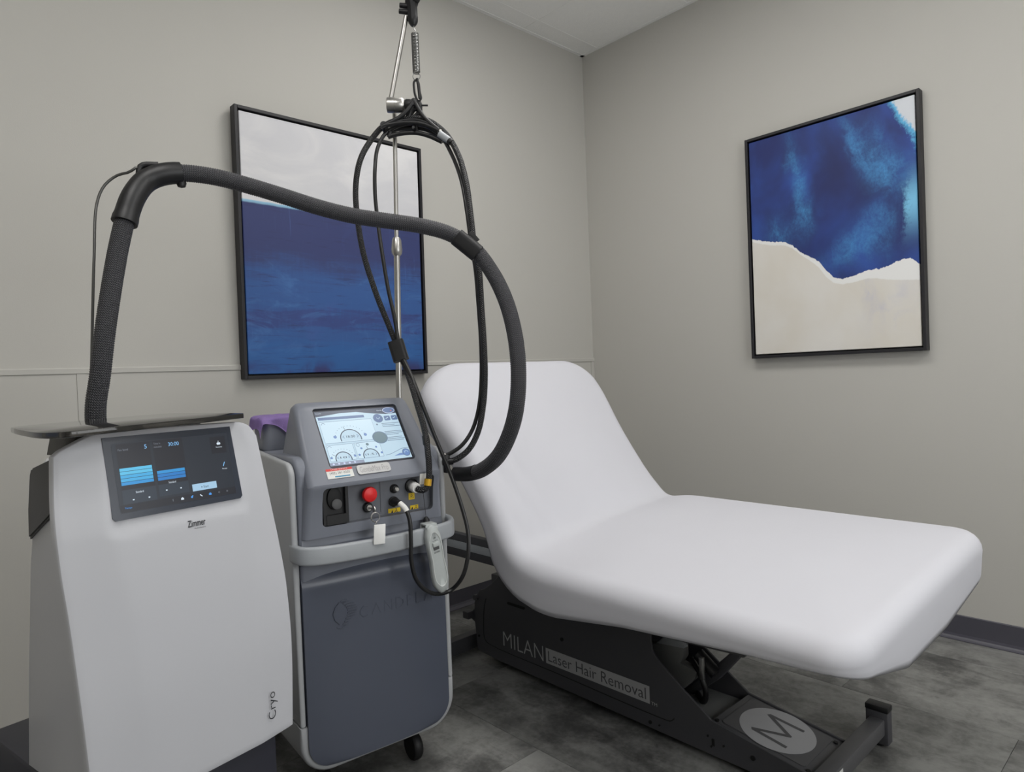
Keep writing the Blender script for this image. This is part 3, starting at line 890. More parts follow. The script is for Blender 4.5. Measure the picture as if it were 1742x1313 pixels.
# ------------------------------------------------------------------ air hose
HOSE = [(-2.8126, -0.9309, 1.0258), (-2.8207, -0.936, 1.0725), (-2.8221, -0.9474, 1.1183), (-2.8128, -0.9545, 1.1825), (-2.7992, -0.9515, 1.2734), (-2.781, -0.9391, 1.3667), (-2.7553, -0.9195, 1.4778), (-2.7353, -0.9091, 1.5495), (-2.7137, -0.9007, 1.6049), (-2.6811, -0.889, 1.6488), (-2.6433, -0.8965, 1.669), (-2.5914, -0.9037, 1.6777), (-2.5276, -0.9222, 1.6739), (-2.4623, -0.9424, 1.6607), (-2.3842, -0.9747, 1.6385), (-2.3088, -1.0183, 1.611), (-2.2316, -1.0634, 1.5891), (-2.1525, -1.1101, 1.576), (-2.0719, -1.1582, 1.5625), (-2.0077, -1.1911, 1.5431), (-1.9556, -1.2269, 1.5037), (-1.9291, -1.2667, 1.4385), (-1.9233, -1.3151, 1.3528), (-1.9292, -1.3528, 1.2547), (-1.94, -1.3723, 1.1605), (-1.9471, -1.3677, 1.068), (-1.942, -1.333, 0.9966), (-1.9344, -1.2733, 0.929), (-1.9239, -1.1884, 0.8824), (-1.9211, -1.1231, 0.865), (-1.9303, -1.0735, 0.8622)]
hp = catmull(HOSE, 0.0013)
def hr(i):
    return 0.0206 + (0.0006 if i % 4 in (1, 2) else -0.0006)
o = obj('air_hose', tube(hp, hr, 20, True), 'hose', None, ang=75, off=HOSE[0])
tag(o, 'thick ribbed black air hose arching from the white machine over the grey one', 'hose')
o2 = tube(catmull(HOSE[-3:], 0.01)[3:], 0.0215, 20)
obj('hose_coupling', o2, 'black', o, off=None).location = -Vector(HOSE[0])
# smooth saddle on the bend, carried by the rod
sd = [p for p in hp if -2.744 < p.x < -2.606 and p.z > 1.535]
bm = tube(cryo_local([tuple(p) for p in sd[::9]]), lambda i: 0.0262 if i > 1 else 0.028, 20)
q = cryo_local([(-2.6975, -0.882, 1.650), (-2.6902, -0.8799, 1.684), (-2.655, -0.893, 1.69)])
join(bm, tube(catmull(q, 0.008), 0.007, 10))
q = cryo_local([(-2.607, -0.9, 1.652)])[0]
join(bm, lathe([(0.0, -0.012), (0.009, -0.009), (0.012, 0.0), (0.009, 0.009), (0.0, 0.012)], 14, q))
obj('hose_saddle', bm, 'black', hose_rod)

# ------------------------------------------------------------------ laser machine
CAA = math.radians(-6)
las = root('laser_machine', 'grey laser machine on castors with a tilted colour screen, red button and steel cable pole', 'machine', (-2.4115, -1.00503, 0), CAA)
# light grey outer shell, split at the lower seam
out_pts = rrect(-0.003, 0.460, 0.125, 0.948, (0.085, 0.085, 0.035, 0.035), 10)
def clip_poly(pts, z, above):
    r_ = []
    n_ = len(pts)
    for i in range(n_):
        a, b = pts[i], pts[(i + 1) % n_]
        ia, ib = (a[1] >= z) == above, (b[1] >= z) == above
        if ia: r_.append(a)
        if ia != ib:
            t_ = (z - a[1]) / (b[1] - a[1]); r_.append((lerp(a[0], b[0], t_), z))
    return r_
sp = [(0.0, 0.262), (0.0, 0.905)] + [(0.04 - 0.04 * math.cos(math.radians(a)), 0.905 + 0.04 * math.sin(math.radians(a))) for a in range(10, 91, 10)] + [(0.30, 0.962), (0.62, 0.965), (0.62, 0.262)]
for x0, x1 in ((-0.003, 0.015), (0.442, 0.460)):
    obj('side_shell', prism(sp, x0, x1, 'x', 0.008, 3), 'lg_shell', las)
obj('base_shell', prism(clip_poly(out_pts, 0.2595, False), 0.0, 0.62, 'y', 0.010, 3), 'lg_shell', las)
for cx_, cy_ in ((0.09, 0.10), (0.37, 0.10), (0.09, 0.54), (0.37, 0.54)):
    bm = lathe([(0.0, -0.014), (0.036, -0.014), (0.041, -0.008), (0.041, 0.008), (0.036, 0.014), (0.0, 0.014)], 24, (cx_, cy_, 0.0412), (1, 0, 0))
    join(bm, box(cx_ - 0.022, cx_ + 0.022, cy_ - 0.018, cy_ + 0.018, 0.08, 0.128, 0.004))
    obj('castor', bm, 'rubber', las)
# dark front panel: gently bowed, rounded lower corners, scooped under the handle
bm = bmesh.new()
NX, NZ = 40, 60
PX0, PX1, PZ0, PZ1, PR = 0.016, 0.439, 0.141, 0.70, 0.066
g = []
for j in range(NZ + 1):
    tz = j / NZ
    z = PZ0 + (PZ1 - PZ0) * (tz ** 1.25)
    ins = 0.0
    if z < PZ0 + PR:
        ins = PR - math.sqrt(max(PR * PR - (PR - (z - PZ0)) ** 2, 0))
    row = []
    for i in range(NX + 1):
        u = i / NX
        x = lerp(PX0 + ins, PX1 - ins, u)
        e = 1 - abs(2 * u - 1) ** 6
        y = -0.006 - 0.010 * e * (1 - abs(2 * u - 1) ** 2 * 0.6)
        y += 0.026 * sm((z - 0.615) / 0.07) - 0.004 * math.exp(-((z - 0.622) / 0.02) ** 2) * e
        row.append(bm.verts.new((x, y, z)))
    g.append(row)
for j in range(NZ):
    for i in range(NX):
        bm.faces.new((g[j][i], g[j][i + 1], g[j + 1][i + 1], g[j + 1][i]))
edge = [g[0][i] for i in range(NX + 1)] + [g[j][NX] for j in range(1, NZ + 1)] + [g[NZ][i] for i in range(NX - 1, -1, -1)] + [g[j][0] for j in range(NZ - 1, 0, -1)]
back = [bm.verts.new((v.co.x, 0.03, v.co.z)) for v in edge]
n = len(edge)
for i in range(n):
    bm.faces.new((edge[i], back[i], back[(i + 1) % n], edge[(i + 1) % n]))
front_panel = obj('front_panel', bm, 'panel_dark', las, ang=30)
# embossed emblem and word on the front panel
ep = Plane((0.088, -0.0165, 0.56), (1, 0.0, 0), (0, 0, 1))
bm = bmesh.new()
for k in range(10):
    t_ = k / 9
    zc = 0.008 - t_ * 0.062
    x0 = 0.030 + 0.022 * math.sin(t_ * math.pi * 0.92) ** 1.0 * (1 - 0.35 * t_) - 0.004
    x1 = 0.036 + 0.034 * math.sin(min(1, t_ * 1.0 + 0.08) * math.pi * 0.93)
    join(bm, ep.stroke([(x0, zc), (x1, zc + 0.001)], 0.0028, -0.001, th=0.0022))
join(bm, ep.stroke([(0.004, -0.022), (0.010, -0.040), (0.022, -0.052)], 0.0016, -0.001, th=0.0016))
join(bm, ep.stroke([(0.022, 0.006), (0.010, -0.006), (0.004, -0.022)], 0.0014, -0.001, th=0.0014))
join(bm, ep.stroke([(0.012, -0.058), (0.024, -0.062), (0.036, -0.060)], 0.0018, -0.001, th=0.0016))
ltr = {'C': [[(0.9, 0.88), (0.45, 1.0), (0.05, 0.62), (0.05, 0.38), (0.45, 0.0), (0.9, 0.12)]],
       'A': [[(0.0, 0.0), (0.5, 1.0), (1.0, 0.0)]], 'N': [[(0.08, 0.0), (0.08, 1.0), (0.92, 0.0), (0.92, 1.0)]],
       'D': [[(0.08, 0.0), (0.08, 1.0), (0.5, 1.0), (0.92, 0.7), (0.92, 0.3), (0.5, 0.0), (0.08, 0.0)]],
       'E': [[(0.85, 0.0), (0.1, 0.0), (0.1, 1.0), (0.85, 1.0)], [(0.1, 0.5), (0.75, 0.5)]], 'L': [[(0.1, 1.0), (0.1, 0.0), (0.8, 0.0)]]}
xx = 0.078
for ch in 'CANDELA':
    wd = 0.026 if ch in 'CAND' else 0.019
    for st in ltr[ch]:
        join(bm, ep.stroke([(xx + a * wd, -0.049 + b * 0.030) for a, b in st], 0.0017, -0.0012, th=0.0016))
    xx += wd + 0.0095
obj('embossed_lettering', bm, 'panel_dark', front_panel, smooth=False)
# upper body
up_prof = [(0.004, 0.265), (0.004, 0.60), (-0.003, 0.64), (-0.003, 0.907)] + [(0.047 - 0.05 * math.cos(math.radians(a)), 0.907 + 0.05 * math.sin(math.radians(a))) for a in range(10, 91, 10)] + [(0.60, 0.957), (0.60, 0.265)]
up = prism(up_prof, 0.0165, 0.4405, 'x', 0.010, 4)
obj('upper_body', up, 'mid_grey', las)
# console: profile along (y,z), narrowing to the top
prof = [(-0.012, 0.690), (-0.018, 0.745), (-0.0265, 0.835), (-0.0340, 0.861), (-0.0380, 0.872), (-0.0402, 0.880), (-0.040, 0.885), (0.0973, 1.071), (0.112, 1.088), (0.128, 1.094), (0.150, 1.086), (0.185, 0.95), (0.185, 0.70)]
def cx(z): return pw(z, [(0.70, 0.018), (0.88, 0.032), (0.95, 0.036), (1.10, 0.058)])
bm = bmesh.new()
L_, R_ = [], []
for y, z in prof:
    L_.append(bm.verts.new((cx(z), y, z))); R_.append(bm.verts.new((0.4585 - cx(z), y, z)))
n = len(prof)
fl = bm.faces.new(L_); fr = bm.faces.new(R_[::-1])
for i in range(n):
    bm.faces.new((L_[i], R_[i], R_[(i + 1) % n], L_[(i + 1) % n]))
bmesh.ops.recalc_face_normals(bm, faces=bm.faces)
es = [e for e in list(fl.edges) + list(fr.edges) if max(v.co.y for v in e.verts) < 0.19 and min(v.co.z for v in e.verts) > 0.69 and not all(v.co.z < 0.701 for v in e.verts)]
bmesh.ops.bevel(bm, geom=es, offset=0.016, segments=4, profile=0.5, affect='EDGES')
console = obj('console', bm, 'mid_grey', las, ang=35)
def cut(target, cbm):
    c = obj('cutter', cbm, 'recess_grey', None, smooth=False)
    c.matrix_world = las.matrix_basis
    md = target.modifiers.new('cut', 'BOOLEAN'); md.object = c; md.operation = 'DIFFERENCE'; md.solver = 'EXACT'
    try: md.material_mode = 'TRANSFER'
    except Exception: pass
    bpy.context.view_layer.update()
    dg = bpy.context.evaluated_depsgraph_get()
    me = bpy.data.meshes.new_from_object(target.evaluated_get(dg))
    target.modifiers.clear(); old = target.data; target.data = me; bpy.data.meshes.remove(old)
    cm_ = c.data
    bpy.data.objects.remove(c); bpy.data.meshes.remove(cm_)
    me.polygons.foreach_set('use_smooth', [True] * len(me.polygons))
    me.set_sharp_from_angle(angle=math.radians(30))
# screen well, on the tilted face
SP = Plane((0.108, -0.04 + 0.2313 * 0.5938, 0.885 + 0.2313 * 0.8046), (1, 0, 0), (0, 0.155, 0.21))
SP.o -= SP.n * 0.0045
bm = SP.poly([(x - 0.006, z) for x, z in rrect(0.0, 0.256, -0.186, 0.008, 0.010, 4)], -0.006, 0.06)
cut(console, bm)
# connector recess
bm = prism(rrect(0.072, 0.402, 0.772, 0.874, 0.012, 5), -0.08, -0.004, 'y')
cut(console, bm)
# display module
SW, SH = 0.244, 0.1762
disp2 = obj('display', SP.rect(-0.004, 0.248, -0.184, 0.006, -0.0055, 0.004), 'navy', las, 'lit colour screen with dial gauges', smooth=False)
pr = Print()
def r2(m_, u0, u1, v0, v1, h): pr.add(m_, SP.rect(u0 * SW, u1 * SW, -v1 * SH, -v0 * SH, h))
def X(u): return u * SW
def Y(v): return -v * SH
r2('l_bg', 0, 1, 0.0, 1.0, -0.0012)
pr.add('l_dark', SP.poly([(X(0), Y(0.10)), (X(0), Y(0)), (X(1), Y(0)), (X(1), Y(0.12)), (X(.86), Y(.13)), (X(.72), Y(.105)), (X(.5), Y(.05)), (X(.3), Y(.05)), (X(0.1), Y(.085))][::-1], -0.0009))
r2('l_btn', 0.02, 0.58, 0.115, 0.165, -0.0008)
r2('l_foot', 0.0, 0.40, 0.945, 1.0, -0.0009)
for k in range(5): pr.add('l_hi', SP.disc(X(.04 + .062 * k), Y(.972), .012 * SW, -.0006, n=12))
def frame(u0, u1, v0, v1):
    pr.add('l_pan', SP.rect(X(u0), X(u1), Y(v1), Y(v0), -0.0009))
    pr.add('l_line', SP.stroke([(X(u0), Y(v0)), (X(u1), Y(v0)), (X(u1), Y(v1)), (X(u0), Y(v1))], 0.0011, -0.0007, True))
frame(0.02, 0.655, 0.20, 0.60); frame(0.02, 0.325, 0.635, 0.925); frame(0.345, 0.655, 0.635, 0.925)
def gauge(u, v, r, n_, needle, txt, knobs=True, dots=True):
    c_ = (X(u), Y(v))
    pr.add('l_dark', SP.arc(c_[0], c_[1], r, -12, 192, 0.0028, -0.0004, 24))
    pr.add('l_bg', SP.poly([(c_[0] + (r - .001) * math.cos(math.radians(a)), c_[1] + (r - .001) * math.sin(math.radians(a))) for a in range(-12, 193, 12)], -0.0006))
    for k in range(n_ if dots else 0):
        a = math.radians(20 + 140 * k / (n_ - 1))
        pr.add('l_line', SP.disc(c_[0] + r * 1.5 * math.cos(a), c_[1] + r * 1.42 * math.sin(a), 0.0010, -0.0004, n=8))
    if knobs:
        for a in (12, 168):
            a = math.radians(a); pr.add('l_blue', SP.disc(c_[0] + r * 1.52 * math.cos(a), c_[1] + r * 1.46 * math.sin(a), r * .16, -0.0004, n=14))
    a = math.radians(needle)
    pr.add('l_dark', SP.stroke([(c_[0] + r * math.cos(a), c_[1] + r * math.sin(a)), (c_[0] + 1.42 * r * math.cos(a), c_[1] + 1.42 * r * math.sin(a))], 0.0010, -0.0003))
    pr.add('l_dark', SP.text(txt, c_[0] - r * .42, c_[1] + r * .10, r * .84, r * .26, -0.0003, 0.004))
    for s_ in (-1, 1):
        pr.add('l_btn', SP.stroke([(c_[0] + s_ * r * .62, c_[1] + r * .36), (c_[0] + s_ * r * .78, c_[1] + r * .22), (c_[0] + s_ * r * .62, c_[1] + r * .08)], 0.0016, -0.0003))
gauge(0.335, 0.545, 0.0300, 13, 108, '18.00')
gauge(0.175, 0.900, 0.0225, 11, 150, '10')
gauge(0.505, 0.895, 0.0225, 5, 100, '1.5', True, False)
for a in (52, 128):
    pr.add('l_blue', SP.disc(X(.505) + .036 * math.cos(math.radians(a)), Y(.895) + .034 * math.sin(math.radians(a)), .0032, -0.0004, n=12))
pr.add('l_teal', SP.disc(X(.50), Y(.68), .0045, -.0003, n=14))
pr.add('l_line', SP.arc(X(.06), Y(.26), .006, 20, 180, .0012, -.0004, 8)); pr.add('l_line', SP.arc(X(.385), Y(.675), .005, 0, 330, .0010, -.0004, 10)); pr.add('l_line', SP.arc(X(.05), Y(.68), .005, 0, 180, .0010, -.0004, 8))
pr.add('l_line', SP.disc(X(.685), Y(.575), .0232, -.0004, n=30, ry=.0205)); pr.add('l_teal', SP.disc(X(.685), Y(.575), .0210, -.0002, n=30, ry=.0185))
pr.add('l_line', SP.disc(X(.745), Y(.205), .0150, -.0004, n=26)); pr.add('l_btn', SP.disc(X(.745), Y(.205), .0130, -.0002, n=26))
pr.add('l_bg', SP.stroke([(X(.745) - .005, Y(.195)), (X(.745), Y(.225)), (X(.745) + .006, Y(.19))], .0018, 0))
for u_ in (.862, .955):
    pr.add('l_btn', SP.poly([(x, y) for x, y in rrect(X(u_) - .0095, X(u_) + .0095, Y(.215) - .008, Y(.215) + .008, .003, 3)], -.0002))
    pr.add('l_bg', SP.stroke([(X(u_) - .005, Y(.225)), (X(u_) + .004, Y(.20))], .0022, 0))
pr.add('l_hi', SP.disc(X(.915), Y(.06), .0195, -.0004, n=26, ry=.0105)); pr.add('l_btn', SP.disc(X(.915), Y(.06), .0180, -.0002, n=26, ry=.009)); pr.add('l_orange', SP.disc(X(.945), Y(.07), .002, 0, n=10))
pr.add('e_white', SP.text('Gentle', X(.76), Y(.065), .016, .0035, 0)); pr.add('e_white', SP.text('Ready', X(.01), Y(.05), .016, .003, 0))
for k, (v_, w_) in enumerate(((.315, .058), (.345, .040), (.375, .058), (.475, .054), (.505, .058), (.535, .042), (.59, .050), (.62, .058), (.65, .052))):
    pr.add('l_txt', SP.rect(X(.765), X(.765) + w_, Y(v_) - .0009, Y(v_) + .0009, -.0004))
pr.add('l_txt', SP.disc(X(.705), Y(.325), .003, -.0004, n=10))
pr.add('l_line', SP.stroke([(X(.68), Y(.915)), (X(.75), Y(.90)), (X(.83), Y(.86)), (X(.90), Y(.82)), (X(1.0), Y(.815))], .0012, -.0004))
pr.add('l_blue', SP.poly([(X(.78), Y(.945)), (X(.95), Y(.945)), (X(.95), Y(.90)), (X(.86), Y(.905))], -.0005))
pr.add('l_line', SP.disc(X(.945), Y(.90), .0125, -.0003, n=24)); pr.add('l_blue', SP.disc(X(.945), Y(.90), .0105, -.0001, n=24)); pr.add('l_bg', SP.arc(X(.945), Y(.90), .005, 0, 200, .0016, .0001, 10))
pr.done('screen_graphics', disp2)
# service sticker and name plate on the lip under the screen
LP = Plane((0.0, -0.04, 0.885), (1, 0, 0), (0, 0.155, 0.21)); LP.o += LP.n * 0.001
pr = Print()
pr.add('sticker', LP.rect(0.088, 0.161, 0.014, 0.0435, 0.0, 0.0006)); pr.add('sticker_red', LP.rect(0.088, 0.161, 0.0365, 0.0435, 0.0009))
pr.add('sticker', LP.text('LASER SERVICE', 0.102, 0.039, 0.046, 0.003, 0.0012)); pr.add('ink', LP.text('(402) 281-3255', 0.096, 0.0245, 0.056, 0.0085, 0.0009, -0.004)); pr.add('sticker_blue', LP.rect(0.108, 0.150, 0.017, 0.0205, 0.0009))
pr.done('service_sticker', las)
npl = obj('name_plate', LP.poly(rrect(0.173, 0.270, 0.0155, 0.044, 0.0075, 5), 0.0, 0.0022), 'plate', las, 'silver oblong name plate', smooth=False)
pr = Print(); pr.add('plate_ink', LP.text('GentleMax Pro', 0.180, 0.0205, 0.083, 0.018, 0.0026, -0.004)); pr.done('lettering', npl)
# things in the recess (wall at y = -0.004)
RY = -0.0042
def ly(q, y=RY): return (q[0], y, q[1])
obj('emergency_button', lathe([(0.0, 0.0), (0.0125, 0.0), (0.0125, 0.012), (0.0205, 0.016), (0.0215, 0.021), (0.019, 0.027), (0.011, 0.030), (0.0, 0.031)], 28, (0.2055, RY, 0.8405), (0, -1, 0)), 'red', las, 'red mushroom button')
ks = obj('key_switch', lathe([(0.0, 0), (0.0135, 0), (0.0135, 0.008), (0.0115, 0.011), (0.0, 0.011)], 24, (0.2055, RY, 0.8035), (0, -1, 0)), 'black', las)
obj('key_barrel', lathe([(0.0, 0.011), (0.0078, 0.011), (0.0078, 0.016), (0.0, 0.016)], 20, (0.2055, RY, 0.8035), (0, -1, 0)), 'chrome', ks)
# canister well, black
wm = bmesh.new()
for q in (box(0.076, 0.084, -0.020, -0.004, 0.775, 0.884), box(0.138, 0.146, -0.020, -0.004, 0.775, 0.884), box(0.084, 0.138, -0.020, -0.004, 0.873, 0.884), box(0.084, 0.138, -0.022, -0.004, 0.775, 0.800)):
    join(wm, q)
join(wm, box(0.080, 0.142, -0.0075, -0.0042, 0.780, 0.880))
well = obj('canister_well', wm, 'black', las, smooth=False)
obj('well_mouth', prism([(0.111 + 0.020 * math.cos(a * 0.2618), 0.842 + 0.030 * math.sin(a * 0.2618)) for a in range(24)], -0.0135, -0.0074, 'y', 0.002), 'deep', well)
obj('canister_tip', lathe([(0.0, 0), (0.014, 0), (0.014, 0.007), (0.011, 0.009), (0.0, 0.009)], 20, (0.114, -0.013, 0.826), (0, -1, 0.15)), 'vent_grey', well)
def socket(x, z, r, nm='socket'):
    o_ = obj(nm, lathe([(0, 0), (r, 0), (r, 0.005), (r * .72, 0.008), (r * .72, 0.010), (0.0, 0.010)], 24, (x, RY, z), (0, -1, 0)), 'black', las)
    obj('socket_core', lathe([(0, 0.010), (r * .55, 0.010), (r * .55, 0.020), (r * .4, 0.022), (0.0, 0.022)], 18, (x, RY, z), (0, -1, 0)), 'chrome', o_)
socket(0.2885, 0.8435, 0.0125); socket(0.285, 0.8075, 0.0145)
obj('fibre_port', lathe([(0, 0), (0.020, 0), (0.020, 0.007), (0.015, 0.010), (0.0, 0.010)], 28, (0.343, RY, 0.8445), (0, -1, 0)), 'black', las)
rp = Plane((0, RY - 0.0006, 0), (1, 0, 0), (0, 0, 1))
def warn(x, z, w_, h_, tri):
    pr_ = Print(); pr_.add('yellow', rp.rect(x - w_ / 2, x + w_ / 2, z - h_ / 2, z + h_ / 2, 0, 0.0006))
    if tri:
        pr_.add('ink', rp.stroke([(x - .006, z - .005), (x + .006, z - .005), (x, z + .006)], .0014, .0009, True)); pr_.add('ink', rp.disc(x, z - .001, .0016, .0009, n=8))
    else:
        pr_.add('ink', rp.poly([(x - .011, z - .005), (x - .004, z - .005), (x - .006, z + .003)], .0009)); pr_.add('ink', rp.stroke([(x, z - .005), (x + .006, z + .001), (x + .009, z - .005)], .002, .0009)); pr_.add('ink', rp.disc(x + .006, z + .004, .0016, .0009, n=8))
    pr_.done('warning_sticker', las)
warn(0.343, 0.8145, 0.019, 0.019, True); warn(0.287, 0.7735 + .008, 0.038, 0.014, False); warn(0.350, 0.7725 + .009, 0.026, 0.013, False)
# recess detailing: slim raised line dividing the fields
bm = box(0.246, 0.248, RY - 0.0015, RY, 0.785, 0.868)
join(bm, box(0.152, 0.402 - 0.012, RY - 0.0015, RY, 0.7745, 0.7765))
obj('recess_moulding', bm, 'recess_grey', las, smooth=False)
# wrap-around handle
hpth = [(0.004, 0.020, 0.712), (0.004, -0.016, 0.712), (0.013, -0.037, 0.711), (0.040, -0.050, 0.709)] + [(x, -0.054, 0.7075 - 0.004 * math.sin(math.pi * (x - .06) / .33)) for x in (0.09, 0.16, 0.23, 0.30, 0.36)] + [(0.42, -0.050, 0.709), (0.450, -0.037, 0.711), (0.463, -0.012, 0.716), (0.463, 0.055, 0.718)]
sec = [(s_[1], s_[0]) for s_ in rrect(-0.0085, 0.0085, -0.024, 0.024, 0.007, 4)]
obj('handle', tube(catmull(hpth, 0.008), 1.0, section=sec, ref=(0, 0, 1)), 'handle_grey', las)
bm = box(0.05, 0.41, -0.046, 0.0, 0.690, 0.722, 0.006)
obj('handle_mount', bm, 'panel_dark', las)
# rear holder box
obj('rear_box', prism(rrect(0.020, 0.20, 0.27, 0.375, 0.02, 5), 0.95, 1.050, 'z', 0.012, 3), 'mid_grey', las)
# steel cable pole
pA, pB = Vector((0.430, 0.22, 0.95)), Vector((0.4606, 0.22, 2.012))
def pz(z): return pA.lerp(pB, (z - pA.z) / (pB.z - pA.z))
pole = obj('cable_pole', rod(pz(0.95), pz(1.545), 0.0098), 'chrome', las, 'telescopic steel pole')
obj('upper_tube', rod(pz(1.54), pz(2.0), 0.0068), 'chrome', pole)
pa = (pB - pA).normalized()
obj('pole_collar', lathe([(0.0, 0), (0.012, 0), (0.0165, 0.008), (0.0175, 0.02), (0.0145, 0.05), (0.011, 0.058), (0.0, 0.058)], 24, pz(1.545), pa), 'chrome', pole)
ax = Vector((0.7365, -0.6719, -0.04))   # world direction of the joint, across the view
def las_local(q):
    dx, dy = q[0] + 2.4115, q[1] + 1.00503
    return Vector((dx * math.cos(CAA) + dy * math.sin(CAA), -dx * math.sin(CAA) + dy * math.cos(CAA), q[2]))
def las_dir(d):
    return Vector((d[0] * math.cos(CAA) + d[1] * math.sin(CAA), -d[0] * math.sin(CAA) + d[1] * math.cos(CAA), d[2]))
jc = Vector((-1.958, -0.855, 2.014))
la = las_dir(ax)
jl = las_local(jc)
obj('pole_joint', lathe([(0, -0.010), (0.0225, -0.010), (0.0235, -0.006), (0.0235, 0.014), (0.0225, 0.0145), (0.0225, 0.0155), (0.0235, 0.016), (0.0235, 0.038), (0.021, 0.041), (0.019, 0.044), (0.0, 0.044)], 28, jl, la), 'chrome', pole)
bm = lathe([(0.0, 0.044), (0.016, 0.046), (0.019, 0.05), (0.019, 0.064), (0.015, 0.068), (0.0, 0.068)], 12, jl, la)
join(bm, rod(jl + la * 0.068, jl + la * 0.118, 0.0028))
obj('joint_knob', bm, 'black', pole)
ra, rb = las_local((-1.953, -0.850, 2.033)), las_local((-1.910, -0.892, 2.292))
obj('upper_rod', rod(ra, rb, 0.0075), 'chrome', pole)
# black clamp at the top of the pole
def W(a, b, c=0.0, O=(-1.901, -0.910, 2.012)):
    """world point on the plane across the view through O (the hanger apex): a to the right, b up, c away"""
    return Vector(O) + Vector((0.7304, -0.6819, -0.04)) * a + Vector((0.0405, -0.0152, 0.9991)) * b + Vector((0.6818, 0.7313, -0.0165)) * c
PXM = 0.001853
def Wp(x, y, c=0.0): return W((x - 707) * PXM, (178 - y) * PXM, c)
bm = tube([las_local(Wp(*q)) for q in ((699, -40), (700.5, 6), (701, 12), (702, 28), (702.2, 31), (702.8, 38), (703, 44))], lambda i: [0.022, 0.022, 0.0165, 0.0165, 0.0172, 0.0155, 0.008][i], 8)
for (x0, y0) in ((684, 9), (683, 19)):
    join(bm, rod(las_local(Wp(x0 - 4, y0)), las_local(Wp(698, y0 + 2)), 0.0075, 0.009))
join(bm, rod(las_local(Wp(712, 2, -0.006)), las_local(Wp(705, 2, -0.02)), 0.010))
obj('top_clamp', bm, 'black', pole)
# ventral bits: lead cord with toggle at the right of the recess
bm = rod((0.372, -0.020, 0.835), (0.374, -0.028, 0.752), 0.0008, segs=6)
join(bm, lathe([(0, 0), (0.010, 0), (0.009, 0.014), (0.004, 0.022), (0, 0.022)], 12, (0.374, -0.030, 0.732)))
obj('cord_toggle', bm, 'black', las)
# probe holder on the right flank
hb = box(0.457, 0.474, -0.012, 0.05, 0.866, 0.922, 0.005)
obj('probe_holder', hb, 'black', las)

# ------------------------------------------------------------------ small things on the laser machine
kr = root('key_ring', 'steel ring with a white oblong tag hanging from the key under the red button', 'keys', tuple(las.matrix_basis @ Vector((0.2055, -0.02, 0.8035))), CAA)
# local: x right, y away, z up, origin at the key hole
bm = box(-0.0012, 0.0012, -0.020, 0.000, -0.003, 0.003, 0.0005)
join(bm, lathe([(0, -0.0012), (0.0085, -0.0012), (0.0085, 0.0012), (0, 0.0012)], 18, (0, -0.027, 0), (1, 0, 0)))
obj('key', bm, 'chrome', kr)
def torus(R1, r1, org, ax1, ax2, n1=28, n2=8):
    pth = [Vector(org) + Vector(ax1) * (R1 * math.cos(2 * math.pi * k / n1)) + Vector(ax2) * (R1 * math.sin(2 * math.pi * k / n1)) for k in range(n1 + 1)]
    return tube(pth, r1, n2, cap=False)
bm = torus(0.0125, 0.0011, (0.0015, -0.030, -0.021), (1, 0, 0), (0, 0.1, 1))
join(bm, torus(0.0118, 0.0009, (0.0015, -0.0322, -0.021), (1, 0, 0), (0, 0.1, 1)))
join(bm, torus(0.004, 0.0008, (0.0015, -0.034, -0.036), (0, 1, 0), (0, 0, 1), 14, 6))
obj('split_ring', bm, 'chrome', kr)
bm = prism(rrect(-0.0165, 0.0165, -0.0525, 0.0, 0.0015, 3), -0.0015, 0.0015, 'y', 0.0006)
for v in bm.verts:
    x_, z_ = v.co.x, v.co.z
    a = math.radians(-4)
    v.co = Vector((0.0055 + x_ * math.cos(a) - z_ * math.sin(a) * -1 * -1, -0.0475 + v.co.y, -0.0385 + x_ * math.sin(a) * -1 * -1 + z_ * math.cos(a)))
obj('tag', bm, 'white', kr, 'white plastic tag')

# hand control hooked over the handle
hc = root('hand_control', 'pale grey two-way hand control hooked over the machine handle', 'remote', tuple(las.matrix_basis @ Vector((0.372, -0.074, 0.70))), CAA)
def shape(k, n_=40):
    pts = []
    for i in range(n_):
        a = 2 * math.pi * i / n_
        z = 0.1 * math.sin(a) * k
        t_ = math.sin(a)
        w_ = pw(t_, [(-1, 0.024), (-0.75, 0.031), (-0.3, 0.0245), (0.0, 0.0215), (0.35, 0.0245), (0.75, 0.0285), (1, 0.022)])
        c_ = math.cos(a)
        pts.append((w_ * math.copysign(abs(c_) ** 0.75, c_) * k, z))
    return pts
def hang(bm_):
    a = math.radians(9)
    for v in bm_.verts:
        x_, z_ = v.co.x, v.co.z
        v.co.x = x_ * math.cos(a) - z_ * math.sin(a) + 0.004
        v.co.z = x_ * math.sin(a) + z_ * math.cos(a) - 0.058
    return bm_
bm = bmesh.new()
lay = [(0.90, 0.010), (1.0, 0.006), (1.0, -0.004), (0.95, -0.009), (0.80, -0.0115), (0.78, -0.0095), (0.5, -0.0105), (0.2, -0.011)]
rows = [[bm.verts.new((p_[0], y_, p_[1])) for p_ in shape(k)] for k, y_ in lay]
for a, b in zip(rows, rows[1:]):
    for i in range(40):
        bm.faces.new((a[i], a[(i + 1) % 40], b[(i + 1) % 40], b[i]))
bm.faces.new(rows[0]); bm.faces.new(rows[-1][::-1])
obj('casing', hang(bm), 'remote', hc, ang=50)
bm = bmesh.new()
pth = [(x_ , -0.0105, z_) for x_, z_ in shape(0.79)]
bm = tube(pth + pth[:1], 0.0014, 6, cap=False)
obj('casing_moulding', hang(bm), 'remote_line', hc)
bm = box(-0.010, 0.010, -0.016, -0.008, 0.038, 0.050, 0.0015)
bm2 = box(-0.009, 0.009, -0.0125, -0.008, 0.028, 0.038, 0.001)
